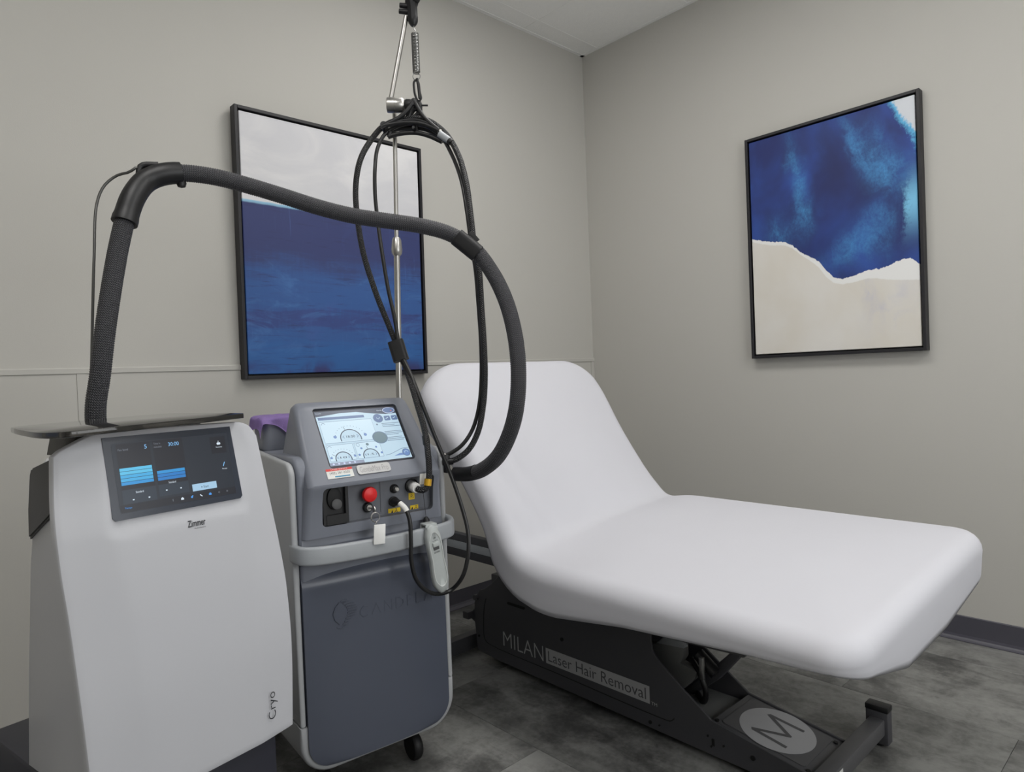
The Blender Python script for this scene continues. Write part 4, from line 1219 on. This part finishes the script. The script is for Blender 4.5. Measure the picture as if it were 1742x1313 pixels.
obj('rocker_switch', hang(bm), 'remote', hc); obj('rocker_recess', hang(bm2), 'vent_grey', hc, smooth=False)
cp = Plane((0, -0.0113, 0), (1, 0, 0), (0, 0, 1))
pr = Print()
pr.add('ink', cp.text('UP', -0.004, 0.060, 0.008, 0.005, 0.0)); pr.add('ink', cp.rect(-0.009, 0.009, 0.054, 0.0548, 0.0))
hang(pr.bm)
pr.done('lettering', hc)
pr = Print()
pr.add('ink', cp.text('DOWN', -0.009, 0.019, 0.018, 0.005, 0.0006))
hang(pr.bm)
pr.done('lettering', hc)
bm = box(-0.024, 0.012, -0.006, 0.010, 0.018, 0.034, 0.003)
join(bm, box(-0.024, 0.012, 0.004, 0.036, 0.0365, 0.0415, 0.0015)); join(bm, box(-0.024, 0.010, 0.0325, 0.0365, 0.015, 0.040, 0.0015)); join(bm, box(-0.024, 0.012, 0.002, 0.008, 0.018, 0.0415, 0.0015))
obj('hook', bm, 'remote', hc)

# purple cloth over the rear box
bm = bmesh.new()
N = 34
cv = []
rnd = random.Random(3)
for j in range(N + 1):
    row = []
    for i in range(N + 1):
        a, b = -0.026 + 0.233 * i / N, 0.225 + 0.19 * j / N
        # distance past the box edge becomes hang
        ox = max(0.018 - a, 0) - max(a - 0.20, 0) * 0
        oxr = max(a - 0.20, 0)
        oy = max(0.27 - b, 0); oyr = max(b - 0.375, 0)
        hangd = 0.85 * (max(0.018 - a, 0) + oxr + oy * (0.55 + 1.15 * math.exp(-((a - 0.098) / 0.026) ** 2)) + oyr)
        x = min(max(a, 0.014 - 0.15 * ox), 0.204)
        y = min(max(b, 0.264 - 0.12 * oy), 0.380)
        z = 1.0535 - hangd + 0.0035 * math.sin(a * 70 + b * 31) * (0.3 + min(hangd * 25, 1)) + 0.002 * math.sin(b * 90)
        y -= 0.006 * math.sin(a * 85) * min(hangd * 30, 1) * (oy > 0)
        z += 0.006 * math.exp(-((a - 0.08) / 0.05) ** 2 - ((b - 0.32) / 0.06) ** 2)
        row.append(bm.verts.new((x, y, z)))
    cv.append(row)
for j in range(N):
    for i in range(N):
        bm.faces.new((cv[j][i], cv[j][i + 1], cv[j + 1][i + 1], cv[j + 1][i]))
bmesh.ops.solidify(bm, geom=bm.faces[:], thickness=-0.003)
cl = obj('cleaning_cloth', bm, 'purple', None, ang=180)
cl.matrix_world = las.matrix_basis
tag(cl, 'crumpled purple cloth draped over the grey box behind the screen', 'cloth')

# ------------------------------------------------------------------ cables on the hanger
FIBRE = [(-2.0803, -1.0871, 0.8414), (-2.0705, -1.1012, 0.8364), (-2.0577, -1.1066, 0.8466), (-2.0504, -1.1073, 0.8822), (-2.0487, -1.1035, 0.9398), (-2.0395, -1.0783, 1.0046), (-2.0332, -1.0448, 1.0626), (-2.0238, -1.0005, 1.1311), (-2.0055, -0.9412, 1.1938), (-2.0099, -0.9225, 1.2358), (-2.0236, -0.8943, 1.3129), (-2.0485, -0.8688, 1.4134), (-2.067, -0.835, 1.5427), (-2.0759, -0.8243, 1.6518), (-2.0762, -0.822, 1.7424), (-2.0636, -0.8318, 1.8232), (-2.021, -0.8289, 1.8957), (-1.9743, -0.8438, 1.951), (-1.9261, -0.8884, 1.9687), (-1.879, -0.9325, 1.9624), (-1.8461, -0.9778, 1.9196), (-1.8485, -1.0459, 1.8313), (-1.8594, -1.0927, 1.7324), (-1.8669, -1.1152, 1.6389), (-1.8692, -1.1286, 1.5492), (-1.8678, -1.1456, 1.4602), (-1.867, -1.1488, 1.3562), (-1.8661, -1.1519, 1.2522), (-1.8613, -1.1451, 1.1484), (-1.8621, -1.1326, 1.0614), (-1.8768, -1.1207, 0.9834), (-1.8993, -1.1008, 0.9322), (-1.9273, -1.0754, 0.9057), (-1.9454, -1.0586, 0.8997)]
LEAD = [(-2.1366, -1.052, 0.8116), (-2.1355, -1.0823, 0.8083), (-2.1295, -1.101, 0.7933), (-2.1242, -1.1106, 0.7628), (-2.1264, -1.1154, 0.7074), (-2.1273, -1.1153, 0.6511), (-2.1127, -1.1129, 0.5987), (-2.0793, -1.1103, 0.5589), (-2.0384, -1.1086, 0.5383), (-1.9908, -1.1096, 0.5384), (-1.9766, -1.1461, 0.5813), (-1.9632, -1.1572, 0.6393), (-1.9543, -1.1505, 0.7041), (-1.9585, -1.1311, 0.7787), (-1.9722, -1.1026, 0.8717), (-1.9979, -1.0836, 0.9587), (-2.0134, -1.0535, 1.0444), (-2.0163, -1.0078, 1.1307), (-2.0118, -0.9628, 1.1895), (-2.0158, -0.9376, 1.235), (-2.0097, -0.9069, 1.3302), (-2.016, -0.8851, 1.4313), (-2.0193, -0.8658, 1.5423), (-2.0194, -0.8499, 1.6359), (-2.0224, -0.8451, 1.7275), (-2.0191, -0.8463, 1.8095), (-1.9988, -0.8363, 1.8799), (-1.9712, -0.8473, 1.9285), (-1.9257, -0.8864, 1.9528), (-1.8825, -0.9268, 1.9467), (-1.8529, -0.9648, 1.9108), (-1.8492, -1.0178, 1.835), (-1.8567, -1.0676, 1.7423), (-1.8615, -1.0926, 1.6477), (-1.8627, -1.1073, 1.5535), (-1.8624, -1.1232, 1.4637), (-1.8603, -1.1276, 1.3586), (-1.8594, -1.1308, 1.2536), (-1.8559, -1.1227, 1.1488), (-1.8646, -1.1166, 1.0614), (-1.8816, -1.1024, 0.992), (-1.9128, -1.0879, 0.9469), (-1.9393, -1.0637, 0.9239), (-1.9524, -1.0517, 0.9176)]
fb = obj('fibre_cable', tube(catmull(FIBRE, 0.006), 0.0088, 14), 'braid', None, ang=60, off=FIBRE[0])
tag(fb, 'thick braided black cable looped over the hanger from the yellow-ringed connector', 'cable')
def child_of(o_, bm_, nm, m_, label=None, org=None):
    c_ = obj(nm, bm_, m_, o_, label)
    for v in c_.data.vertices: v.co -= Vector(org)
    return c_
# white elbow connector, its label and yellow ring
fo = FIBRE[0]
pp0 = las.matrix_basis @ Vector((0.343, -0.012, 0.8445))
pdir = Vector(fo) - pp0
pl_ = pdir.length
bm = lathe([(0, 0), (0.013, 0), (0.0145, 0.004), (0.0145, pl_ * 0.8), (0.012, pl_), (0, pl_)], 22, pp0, pdir)
child_of(fb, bm, 'plug', 'white', 'white plug', fo)
bm = box(-0.011, 0.011, -0.0006, 0.0006, 0, 0.03, 0.0003)
for v in bm.verts: v.co = las.matrix_basis @ (Vector((0.362, -0.040, 0.850)) + Vector((v.co.x + v.co.z * 0.1, v.co.y, v.co.z)))
child_of(fb, bm, 'paper_flag', 'sticker', None, fo)
f2, f3 = Vector(FIBRE[2]), Vector(FIBRE[3])
fd_ = (f3 - f2).normalized()
bm = rod(f2 + fd_ * 0.002, f2 + fd_ * 0.021, 0.0107)
child_of(fb, bm, 'ring', 'gold', 'yellow ring', fo)
bm = rod(Vector(FIBRE[-1]) - Vector((0.012, -0.010, 0.001)), Vector(FIBRE[-1]) + Vector((0.012, -0.010, 0.001)), 0.0105)
child_of(fb, bm, 'end_fitting', 'black', None, fo)
bm = rod(Vector(FIBRE[4]).lerp(Vector(FIBRE[5]), 0.35), Vector(FIBRE[4]).lerp(Vector(FIBRE[5]), 0.7), 0.0104)
child_of(fb, bm, 'joint_sleeve', 'black', None, fo)

ld = obj('trigger_lead', tube(catmull(LEAD, 0.006), 0.0060, 12), 'lead', None, ang=60, off=LEAD[0])
tag(ld, 'thinner black lead hanging in a low loop beside the hand control', 'cable')
lo = LEAD[0]
bm = tube(catmull([LEAD[0], LEAD[1]], 0.006), lambda i: 0.0098 if i < 4 else 0.0078, 14)
child_of(ld, bm, 'plug', 'black', None, lo)
pp = catmull(LEAD[1:4], 0.005)
bm = tube(pp[:7], 0.0078, 12)
child_of(ld, bm, 'paper_flag', 'sticker', 'white paper label', lo)
bm = rod(Vector(LEAD[-1]) - Vector((0.010, -0.008, 0)), Vector(LEAD[-1]) + Vector((0.006, -0.005, 0)), 0.0072)
child_of(ld, bm, 'end_fitting', 'chrome', None, lo)

# straps
def strap(nm, label, a, b, w1, w2, tab):
    a, b = Vector(a), Vector(b)
    t_ = (b - a).normalized()
    sec_ = rrect(-w1, w1, -w2, w2, min(w1, w2) * 0.6, 5)
    bm_ = tube([a, a.lerp(b, .5), b], 1.0, section=sec_, ref=tuple(Vector((0.7304, -0.6819, 0))))
    if tab:
        join(bm_, tube([a + Vector(tab[0]), a + Vector(tab[1])], 1.0, section=rrect(-0.008, 0.008, -0.0015, 0.0015, 0.001, 2), ref=(0.7304, -0.6819, 0)))
    o_ = obj(nm, bm_, 'black', None, off=tuple(a))
    return tag(o_, label, 'strap')
strap('cable_strap', 'black hook-and-loop strap binding the two black cables above the grey screen', (-2.020, -0.920, 1.266), (-2.012, -0.936, 1.206), 0.0235, 0.019, None)
strap('hose_strap', 'black hook-and-loop strap around the shoulder of the air hose', (-1.992, -1.2015, 1.535), (-1.947, -1.235, 1.487), 0.0245, 0.0255, ((0.030, -0.020, 0.012), (0.044, -0.036, -0.014)))

# hanger: spring, ring, snap hook, forked cradle
hg = root('cable_hanger', 'black forked cable cradle hanging by a steel spring from the pole clamp', 'hanger', (-1.901, -0.910, 2.012))
HO = Vector((-1.901, -0.910, 2.012))
def hl(bm_):
    bmesh.ops.translate(bm_, verts=bm_.verts, vec=-HO); return bm_
s0, s1 = Wp(705.5, 57), Wp(708.5, 124)
axd = (s1 - s0).normalized(); e1 = axd.cross(Vector((0, 1, 0))).normalized(); e2 = axd.cross(e1)
turns = 34
pth = [s0.lerp(s1, k / (turns * 14)) + (e1 * math.cos(2 * math.pi * k / 14) + e2 * math.sin(2 * math.pi * k / 14)) * 0.0108 for k in range(turns * 14 + 1)]
bm = tube(pth, 0.0014, 6)
join(bm, tube(catmull([Wp(705.5, 58), Wp(706, 52), Wp(703, 47), Wp(704.5, 42)], 0.003), 0.0016, 6))
obj('spring', hl(bm), 'spring', hg, 'steel coil spring')
bm = torus(0.0115, 0.0013, Wp(708.5, 130), (0.7304, -0.6819, 0), (0.04, 0, 1))
obj('split_ring', hl(bm), 'spring', hg)
bm = tube(catmull([Wp(708.5, 136), Wp(704.5, 139), Wp(704.5, 152), Wp(707, 164), Wp(712, 172), Wp(716, 168), Wp(714, 156), Wp(711.5, 140), Wp(708.5, 136)], 0.004), 0.0036, 8)
join(bm, tube([Wp(709.5, 134, -.002), Wp(712, 148, -.002), Wp(714, 168, -.002)], 0.0042, 8))
obj('snap_hook', hl(bm), 'black', hg)
def bar(pts, r, c, sec_=None):
    return tube(catmull([Wp(x, y, c) for x, y in pts], 0.006), r, 10)
for c in (-0.0215, 0.0235):
    bm = bar([(706, 176), (694, 193), (680, 205), (666, 213), (653, 219)], 0.0068, c)
    join(bm, bar([(706, 176), (714, 191), (724, 205), (738, 218), (752, 229)], 0.0068, c))
    join(bm, bar([(653, 219), (672, 215), (690, 213), (708, 213), (724, 216), (738, 222), (752, 229)], 0.0070, c))
    join(bm, bar([(672, 213), (690, 209), (708, 208), (722, 211), (735, 217)], 0.0045, c))
    for x, y in ((655, 217), (751, 228), (706, 178)):
        join(bm, rod(Wp(x, y, c - 0.005), Wp(x, y, c + 0.005), 0.0105))
    obj('cradle_plate', hl(bm), 'black', hg)
bm = bar([(660, 233), (672, 229), (690, 226), (710, 226), (730, 231), (752, 241)], 0.0075, 0.0)
join(bm, bar([(664, 224), (662, 233)], 0.008, 0.0)); join(bm, bar([(705, 209), (710, 227)], 0.006, 0.0)); join(bm, bar([(703, 212), (705, 206)], 0.009, -0.014))
for x, y in ((653, 222), (751, 236), (705, 221)):
    join(bm, rod(Wp(x, y, -0.024), Wp(x, y, 0.026), 0.0045))
obj('cradle_rail', hl(bm), 'black', hg)
bm = bar([(700, 178), (698, 190), (694, 200)], 0.009, 0.0)
join(bm, bar([(716, 184), (706, 196), (698, 201)], 0.006, 0.004)); join(bm, bar([(699, 172), (712, 173), (714, 190)], 0.008, 0.006))
obj('swivel_block', hl(bm), 'black', hg)
bm = bar([(749, 234), (766, 246)], 0.0115, -0.034)
obj('roller', hl(bm), 'handle_grey', hg, 'grey roller')
obj('roller_cap', hl(bar([(765, 245), (769, 249)], 0.0118, -0.034)), 'black', hg)
obj('pivot_pin', hl(rod(Wp(751, 228, -0.026), Wp(751, 228, -0.030), 0.0042)), 'chrome', hg)

# ------------------------------------------------------------------ treatment bed
bed = root('treatment_bed', 'black motorised treatment bed with slanted side plates and a raised backrest', 'bed', (-1.32, -1.2, 0))
BO = Vector((-1.32, -1.2, 0))
def bl(bm_):
    bmesh.ops.translate(bm_, verts=bm_.verts, vec=-BO); return bm_
XL, XR = -1.44, -1.208
plate = [(-0.700, 0.378), (-0.644, 0.330), (-0.600, 0.300), (-0.568, 0.288), (-0.545, 0.262), (-0.533, 0.231), (-0.531, 0.205), (-0.512, 0.190), (-0.510, 0.158), (-0.530, 0.150), (-0.536, 0.102), (-0.540, 0.048), (-0.565, 0.036), (-0.671, 0.030),
         (-1.20, 0.024), (-1.60, 0.018), (-1.900, 0.016), (-1.900, 0.075), (-1.60, 0.121), (-1.510, 0.182), (-1.425, 0.243), (-1.402, 0.270), (-1.398, 0.300), (-1.398, 0.378)]
pl1 = obj('side_plate', bl(prism(plate, XL, XL + 0.008, 'x', 0.0015, 1)), 'base_black', bed, ang=20)
pl2 = obj('side_plate', bl(prism(plate, XR - 0.008, XR, 'x', 0.0015, 1)), 'base_black', bed, ang=20)
# pressed groove on the near plate
gp = catmull([(XL - 0.0002, y, z) for y, z in ((-0.606, 0.262), (-0.592, 0.215), (-0.586, 0.15), (-0.586, 0.105), (-0.598, 0.088), (-0.640, 0.080), (-1.0, 0.074), (-1.42, 0.067), (-1.462, 0.070), (-1.475, 0.082))], 0.01)
obj('pressed_groove', bl(tube(gp, 0.0016, 6)), 'deep', pl1)
for y, z, r in ((-1.016, 0.205, 0.007), (-1.386, 0.040, 0.006), (-1.42, 0.042, 0.003), (-1.729, 0.060, 0.007), (-0.556, 0.100, 0.005), (-0.549, 0.255, 0.007), (-1.59, 0.072, 0.003), (-1.60, 0.044, 0.003), (-1.64, 0.060, 0.003)):
    obj('bolt_head', bl(rod((XL - 0.003, y, z), (XL + 0.001, y, z), r, segs=10)), 'deep', pl1, smooth=False)
obj('slot', bl(box(XL - 0.002, XL, -1.610, -1.602, 0.048, 0.068)), 'deep', pl1, smooth=False)
obj('slot', bl(box(XL - 0.002, XL, -1.23, -1.19, 0.020, 0.024)), 'deep', pl1, smooth=False)
obj('slot', bl(prism(rrect(-0.83, -0.735, 0.268, 0.278, 0.004, 3), XL - 0.0022, XL, 'x')), 'deep', pl1, smooth=False)
# lettering: viewed from -x, right is -y
tp = Plane((XL - 0.0016, 0, 0), (0, -1, 0), (0, 0, 1))
pr = Print()
pr.add('decal_dim', tp.text('MILAN', 0.704, 0.1005, 0.217, 0.0555, 0.0006, -0.012))
pr.add('decal', tp.rect(0.934, 1.388, 0.0985, 0.1545, 0.0006))
pr.add('base_black', tp.text('Laser Hair Removal', 0.946, 0.1085, 0.428, 0.037, 0.0011, -0.004))
pr.add('decal_dim', tp.text('TM', 1.393, 0.0985, 0.022, 0.010, 0.0006))
for v in pr.bm.verts: v.co -= BO
pr.done('lettering', pl1)
# foot cover with the round M badge
bm = bmesh.new()
fc = [(-1.600, 0.117), (-1.893, 0.071), (-1.893, 0.020), (-1.600, 0.020)]
foot = obj('foot_cover', bl(prism(fc, XL + 0.008, XR - 0.008, 'x', 0.002)), 'cover_grey', bed)
upv = Vector((0, 0.293, 0.046)).normalized()
fpn = Plane(Vector((-1.324, -1.7465, 0.0945)), (1, 0, 0), upv)
obj('access_plate', bl(fpn.poly(rrect(-0.092, 0.098, -0.118, 0.128, 0.012, 4), 0.0, 0.0022)), 'cover_grey', foot, smooth=False)
pr = Print()
pr.add('decal', fpn.disc(0.003, 0.004, 0.104, 0.0026, n=64, ry=0.104))
pr.add('cover_grey', fpn.stroke([(-0.054, -0.050), (-0.050, 0.052)], 0.0115, 0.0031))
for q in ([(-0.051, 0.055), (0.004, -0.036)], [(0.000, -0.036), (0.055, 0.055)], [(0.054, 0.052), (0.058, -0.050)]):
    pr.add('cover_grey', fpn.stroke(q, 0.0115, 0.0031 + 0.0001 * len(pr.bm.faces) * 0.05))
for v in pr.bm.verts: v.co -= BO
pr.done('badge', foot, 'grey round badge with a dark M')
for x, y in ((-0.098, 0.138), (0.085, -0.128), (-0.10, -0.13)):
    obj('screw', bl(fpn.disc(x, y, 0.006, 0.0, 0.004, n=12)), 'deep', foot, smooth=False)
# front crossbar with end feet
cb = obj('crossbar', bl(box(-1.655, -1.035, -1.935, -1.893, 0.038, 0.085, 0.003)), 'cover_grey', bed)
for x0, x1 in ((-1.688, -1.650), (-1.040, -1.002)):
    e_ = obj('end_foot', bl(box(x0, x1, -1.944, -1.882, 0.008, 0.108, 0.004)), 'base_black', cb)
    obj('foot_cap', bl(box(x0 - 0.001, x1 + 0.001, -1.9455, -1.8805, 0.104, 0.122, 0.004)), 'black', cb)
    obj('foot_pad', bl(rod(((x0 + x1) / 2, -1.913, 0.0), ((x0 + x1) / 2, -1.913, 0.012), 0.014)), 'rubber', cb)
pr = Print()
bp = Plane((0, -1.9354, 0), (1, 0, 0), (0, 0, 1))
pr.add('sticker', bp.rect(-1.398, -1.352, 0.048, 0.078, 0.0004)); pr.add('ink', bp.arc(-1.386, 0.056, 0.005, 0, 360, 0.0012, 0.0008, 14))
for k in range(3): pr.add('ink', bp.rect(-1.378, -1.358, 0.069 - k * .006, 0.0705 - k * .006, 0.0008))
for v in pr.bm.verts: v.co -= BO
pr.done('rating_label', cb)
# rear crossbar on the floor and rear bracket
obj('rear_crossbar', bl(box(-1.66, -1.00, -0.470, -0.425, 0.012, 0.072, 0.003)), 'base_black', bed)
bm = box(XL - 0.03, XL + 0.002, -0.525, -0.49, 0.165, 0.195, 0.003)
join(bm, rod((XL - 0.012, -0.549, 0.256), (XR, -0.549, 0.256), 0.011))
obj('rear_bracket', bl(bm), 'base_black', bed)
for x, y in ((-1.63, -0.447), (-1.03, -0.447)):
    obj('rear_pad', bl(rod((x, y, 0.0), (x, y, 0.016), 0.016)), 'rubber', bed)
# lift mechanism between the plates
obj('motor_housing', bl(prism([(-1.30, 0.11), (-1.30, 0.235), (-1.352, 0.252), (-1.452, 0.270), (-1.452, 0.232), (-1.440, 0.212), (-1.500, 0.200), (-1.492, 0.177), (-1.435, 0.120), (-1.41, 0.105)], -1.345, -1.310, 'x', 0.006)), 'motor', bed)
obj('motor_cap', bl(prism([(-1.350, 0.252), (-1.400, 0.300), (-1.440, 0.300), (-1.462, 0.268), (-1.452, 0.262)], -1.347, -1.330, 'x', 0.004)), 'handle_grey', bed)
bm = prism([(-1.400, 0.085), (-1.412, 0.062), (-1.540, 0.170), (-1.66, 0.315), (-1.70, 0.345), (-1.66, 0.345), (-1.525, 0.205)], -1.300, -1.262, 'x', 0.004)
obj('lift_arm', bl(bm), 'base_black', bed)
obj('actuator', bl(rod((-1.335, -1.50, 0.255), (-1.335, -1.56, 0.21), 0.020)), 'black', bed)
bm = tube(catmull([(-1.31, -1.46, 0.22), (-1.34, -1.51, 0.19), (-1.34, -1.525, 0.14), (-1.33, -1.51, 0.105), (-1.30, -1.47, 0.11)], 0.01), 0.009, 10)
obj('actuator_cable', bl(bm), 'black', bed)
obj('steel_strut', bl(box(-1.372, -1.360, -1.538, -1.524, 0.195, 0.262, 0.001)), 'silver', bed)
obj('floor_pan', bl(box(-1.40, -1.23, -1.60, -1.42, 0.095, 0.1, 0.001)), 'motor', bed)
obj('base_tray', bl(box(XL + 0.008, XR - 0.008, -1.60, -0.56, 0.030, 0.095, 0.002)), 'base_black', bed)
obj('inner_cover', bl(box(XL + 0.02, XR - 0.02, -1.30, -0.62, 0.095, 0.36, 0.004)), 'base_black', bed)
for xx_ in (-1.436, -1.224):
    bm = prism([(-0.72, 0.345), (-1.38, 0.318), (-1.62, 0.330), (-1.70, 0.335), (-1.735, 0.350), (-1.725, 0.372), (-1.60, 0.375), (-1.30, 0.385), (-0.72, 0.39)], xx_, xx_ + 0.014, 'x', 0.003)
    obj('lift_link', bl(bm), 'cover_grey', bed)
bm = rod((-1.452, -1.712, 0.353), (-1.20, -1.712, 0.353), 0.013)
obj('pivot_shaft', bl(bm), 'vent_grey', bed)
bm = box(-1.40, -1.26, -1.70, -0.75, 0.375, 0.44, 0.003)
obj('seat_frame', bl(bm), 'base_black', bed)
for x in (-1.665, -0.925):
    fr_ = obj('back_rail', bl(box(x - 0.014, x + 0.014, -1.00, -0.40, 0.505, 0.588, 0.003)), 'base_black', bed)
    obj('rail_strip', bl(box(x - 0.0165, x - 0.013, -0.995, -0.405, 0.535, 0.562, 0.001)), 'handle_grey', fr_)
obj('rail_tie', bl(box(-1.66, -0.93, -1.02, -0.99, 0.50, 0.54, 0.003)), 'base_black', bed)

# padded surface: profile along the bed, tilted a little across the seat
A_, B_, C_ = Vector((-0.630, 1.222)), Vector((-1.090, 0.607)), Vector((-2.118, 0.603))
d1 = (B_ - A_).normalized(); d2 = (C_ - B_).normalized()
ang = math.acos(max(-1, min(1, d1.dot(d2))))
RF = 0.085
tl = RF * math.tan(ang / 2)
L1 = (B_ - A_).length - tl; LA = RF * ang; L2 = (C_ - B_).length - tl
LT = L1 + LA + L2
VX0, VX1 = -1.722, -0.838
VC = (VX0 + VX1) / 2
n1 = Vector((-d1.y, d1.x)); n1 = n1 if n1.y > 0 else -n1
def prof_at(s):
    if s <= L1:
        p_ = A_ + d1 * s; t_ = d1
    elif s <= L1 + LA:
        a = (s - L1) / RF
        c_ = A_ + d1 * L1 + n1 * RF
        r_ = -n1
        sg = 1 if (d1.x * d2.y - d1.y * d2.x) > 0 else -1
        ca, sa = math.cos(sg * a), math.sin(sg * a)
        r2_ = Vector((r_.x * ca - r_.y * sa, r_.x * sa + r_.y * ca))
        p_ = c_ + r2_ * RF; t_ = Vector((d1.x * ca - d1.y * sa, d1.x * sa + d1.y * ca))
    else:
        p_ = B_ + d2 * (tl + s - L1 - LA); t_ = d2
    nn = Vector((-t_.y, t_.x)); nn = nn if nn.dot(n1) > -0.2 and nn.y > 0 else -nn
    return p_, nn
def surf(s, v, d):
    p_, nn = prof_at(min(max(s, -0.02), LT + 0.02))
    if s < 0: p_ = p_ + d1 * s
    if s > LT: p_ = p_ + d2 * (s - LT)
    w_ = sm((s - L1 + 0.16) / 0.34)
    wide = (0.034 if v > VC else 0.052) * math.exp(-((s - 0.17) / 0.17) ** 2) * (v - VC) / (VX1 - VC)
    skew = 0.050 * sm((s - L1 - 0.55) / (LT - L1 - 0.55)) * (v - VX0) / (VX1 - VX0)
    return Vector((v + wide, p_.x + nn.x * d - skew, p_.y + nn.y * d + w_ * 0.118 * (v - VC)))
def hem(s, v):
    w_ = sm((s - L1 + 0.10) / 0.22)
    seatT = pw(s, [(L1, 0.150), (L1 + 0.2, 0.142), (L1 + 0.45, 0.108), (L1 + 0.8, 0.082), (LT, 0.070)])
    if v > VC: seatT = max(seatT, 0.13)
    if s > LT - 0.06:
        seatT = pw(v, [(VX0, 0.070), (VX0 + 0.12, 0.105), (VX0 + 0.29, 0.160), (VC + 0.1, 0.165), (VX1, 0.13)])
    return lerp(0.105, seatT, w_)
def outline(ins, n_c=14, n_s=130, n_w=40):
    """closed list of (s, v): starts on the left side, runs to the foot, across, back up the right side, across the top"""
    s0, s1, v0, v1 = ins, LT - ins, VX0 + ins, VX1 - ins
    rt, rf, rl = max(0.135 - ins, 0.004), max(0.085 - ins, 0.004), max(0.20 - ins, 0.004)
    P_ = []
    def arc_(cs, cv_, r_, a0):
        for k in range(n_c + 1):
            a = math.radians(a0 + 90 * k / n_c)
            P_.append((cs + r_ * math.cos(a), cv_ + r_ * math.sin(a)))
    for k in range(1, n_s): P_.append((lerp(s0 + rl, s1 - rf, k / n_s), v0))
    arc_(s1 - rf, v0 + rf, rf, -90)
    for k in range(1, n_w): P_.append((s1, lerp(v0 + rf, v1 - rf, k / n_w)))
    arc_(s1 - rf, v1 - rf, rf, 0)
    for k in range(1, n_s): P_.append((lerp(s1 - rf, s0 + rt, k / n_s), v1))
    arc_(s0 + rt, v1 - rt, rt, 90)
    for k in range(1, n_w): P_.append((s0, lerp(v1 - rt, v0 + rl, k / n_w)))
    arc_(s0 + rl, v0 + rl, rl, 180)
    return P_
def wr(s, v):
    """soft tension folds near the left edge of the backrest"""
    w_ = math.exp(-((v - VX0 - 0.13) / 0.09) ** 2) * (1 - sm((s - 0.62) / 0.2)) * sm((s - 0.1) / 0.2)
    return 0.0065 * w_ * math.sin((v - VX0) * 150 + s * 16 + math.sin(s * 9))
RO = 0.048
bm = bmesh.new()
rings = []
O0 = outline(0.0)
NN = len(O0)
def ring(pts, dfun):
    rings.append([bm.verts.new(surf(s, v, dfun(s, v))) for s, v in pts])
ring(outline(0.022), lambda s, v: -hem(s, v) + 0.012)
ring(outline(0.010), lambda s, v: -hem(s, v))
for f_ in (0.8, 0.5, 0.2):
    ring(outline(0.006 * f_), lambda s, v, f=f_: lerp(-RO, -hem(s, v), f))
for k in range(0, 7):
    a = math.pi / 2 * k / 6
    ring(outline(RO * (1 - math.cos(a))), lambda s, v, a=a: -RO * (1 - math.sin(a)))
IN = outline(RO)
sa_, sb_ = 0.30, LT - 0.36
for k in range(1, 15):
    t_ = k / 14
    pts = []
    for s, v in IN:
        ts, tv = min(max(s, sa_), sb_), VC
        pts.append((lerp(s, ts, t_), lerp(v, tv, t_)))
    ring(pts, lambda s, v, t=t_: 0.014 * (1 - (1 - t) ** 2) + wr(s, v) * (1 - t))
for a, b in zip(rings, rings[1:]):
    for i in range(NN):
        bm.faces.new((a[i], a[(i + 1) % NN], b[(i + 1) % NN], b[i]))
bmesh.ops.remove_doubles(bm, verts=bm.verts, dist=0.0004)
sh = obj('fitted_sheet', bm, 'sheet', None, ang=180, off=(VC, -1.2, 0.6))
tag(sh, 'smooth white fitted sheet stretched over the whole treatment bed', 'sheet')
# padding under the sheet
def slab(s0, s1, ins, dt, db, r_):
    bm_ = bmesh.new()
    ol = rrect(s0, s1, VX0 + ins, VX1 - ins, r_, 6)
    ns = 26
    rows_ = []
    for i in range(ns + 1):
        s = lerp(s0, s1, i / ns)
        e = min(s - s0, s1 - s)
        q = 0 if e >= r_ else r_ - math.sqrt(max(r_ * r_ - (r_ - e) ** 2, 0))
        v0, v1 = VX0 + ins + q, VX1 - ins - q
        rows_.append([bm_.verts.new(surf(s, lerp(v0, v1, k / 6), dt)) for k in range(7)] + [bm_.verts.new(surf(s, lerp(v1, v0, k / 6), db)) for k in range(7)])
    m_ = 14
    for a, b in zip(rows_, rows_[1:]):
        for k in range(m_):
            bm_.faces.new((a[k], a[(k + 1) % m_], b[(k + 1) % m_], b[k]))
    bm_.faces.new(rows_[0]); bm_.faces.new(rows_[-1][::-1])
    return bm_
obj('back_cushion', bl(slab(0.07, L1 - 0.01, 0.07, -0.02, -0.075, 0.06)), 'cushion', bed)
obj('seat_cushion', bl(slab(L1 + LA + 0.02, LT - 0.07, 0.07, -0.02, -0.062, 0.06)), 'cushion', bed)
obj('back_board', bl(slab(0.09, L1 - 0.03, 0.09, -0.0755, -0.095, 0.05)), 'base_black', bed)
obj('seat_board', bl(slab(L1 + LA + 0.04, LT - 0.10, 0.10, -0.0625, -0.078, 0.05)), 'base_black', bed)
for x in (-1.41, -1.27):
    obj('lift_post', bl(box(x - 0.012, x + 0.012, -1.60, -1.10, 0.43, 0.535, 0.002)), 'base_black', bed)
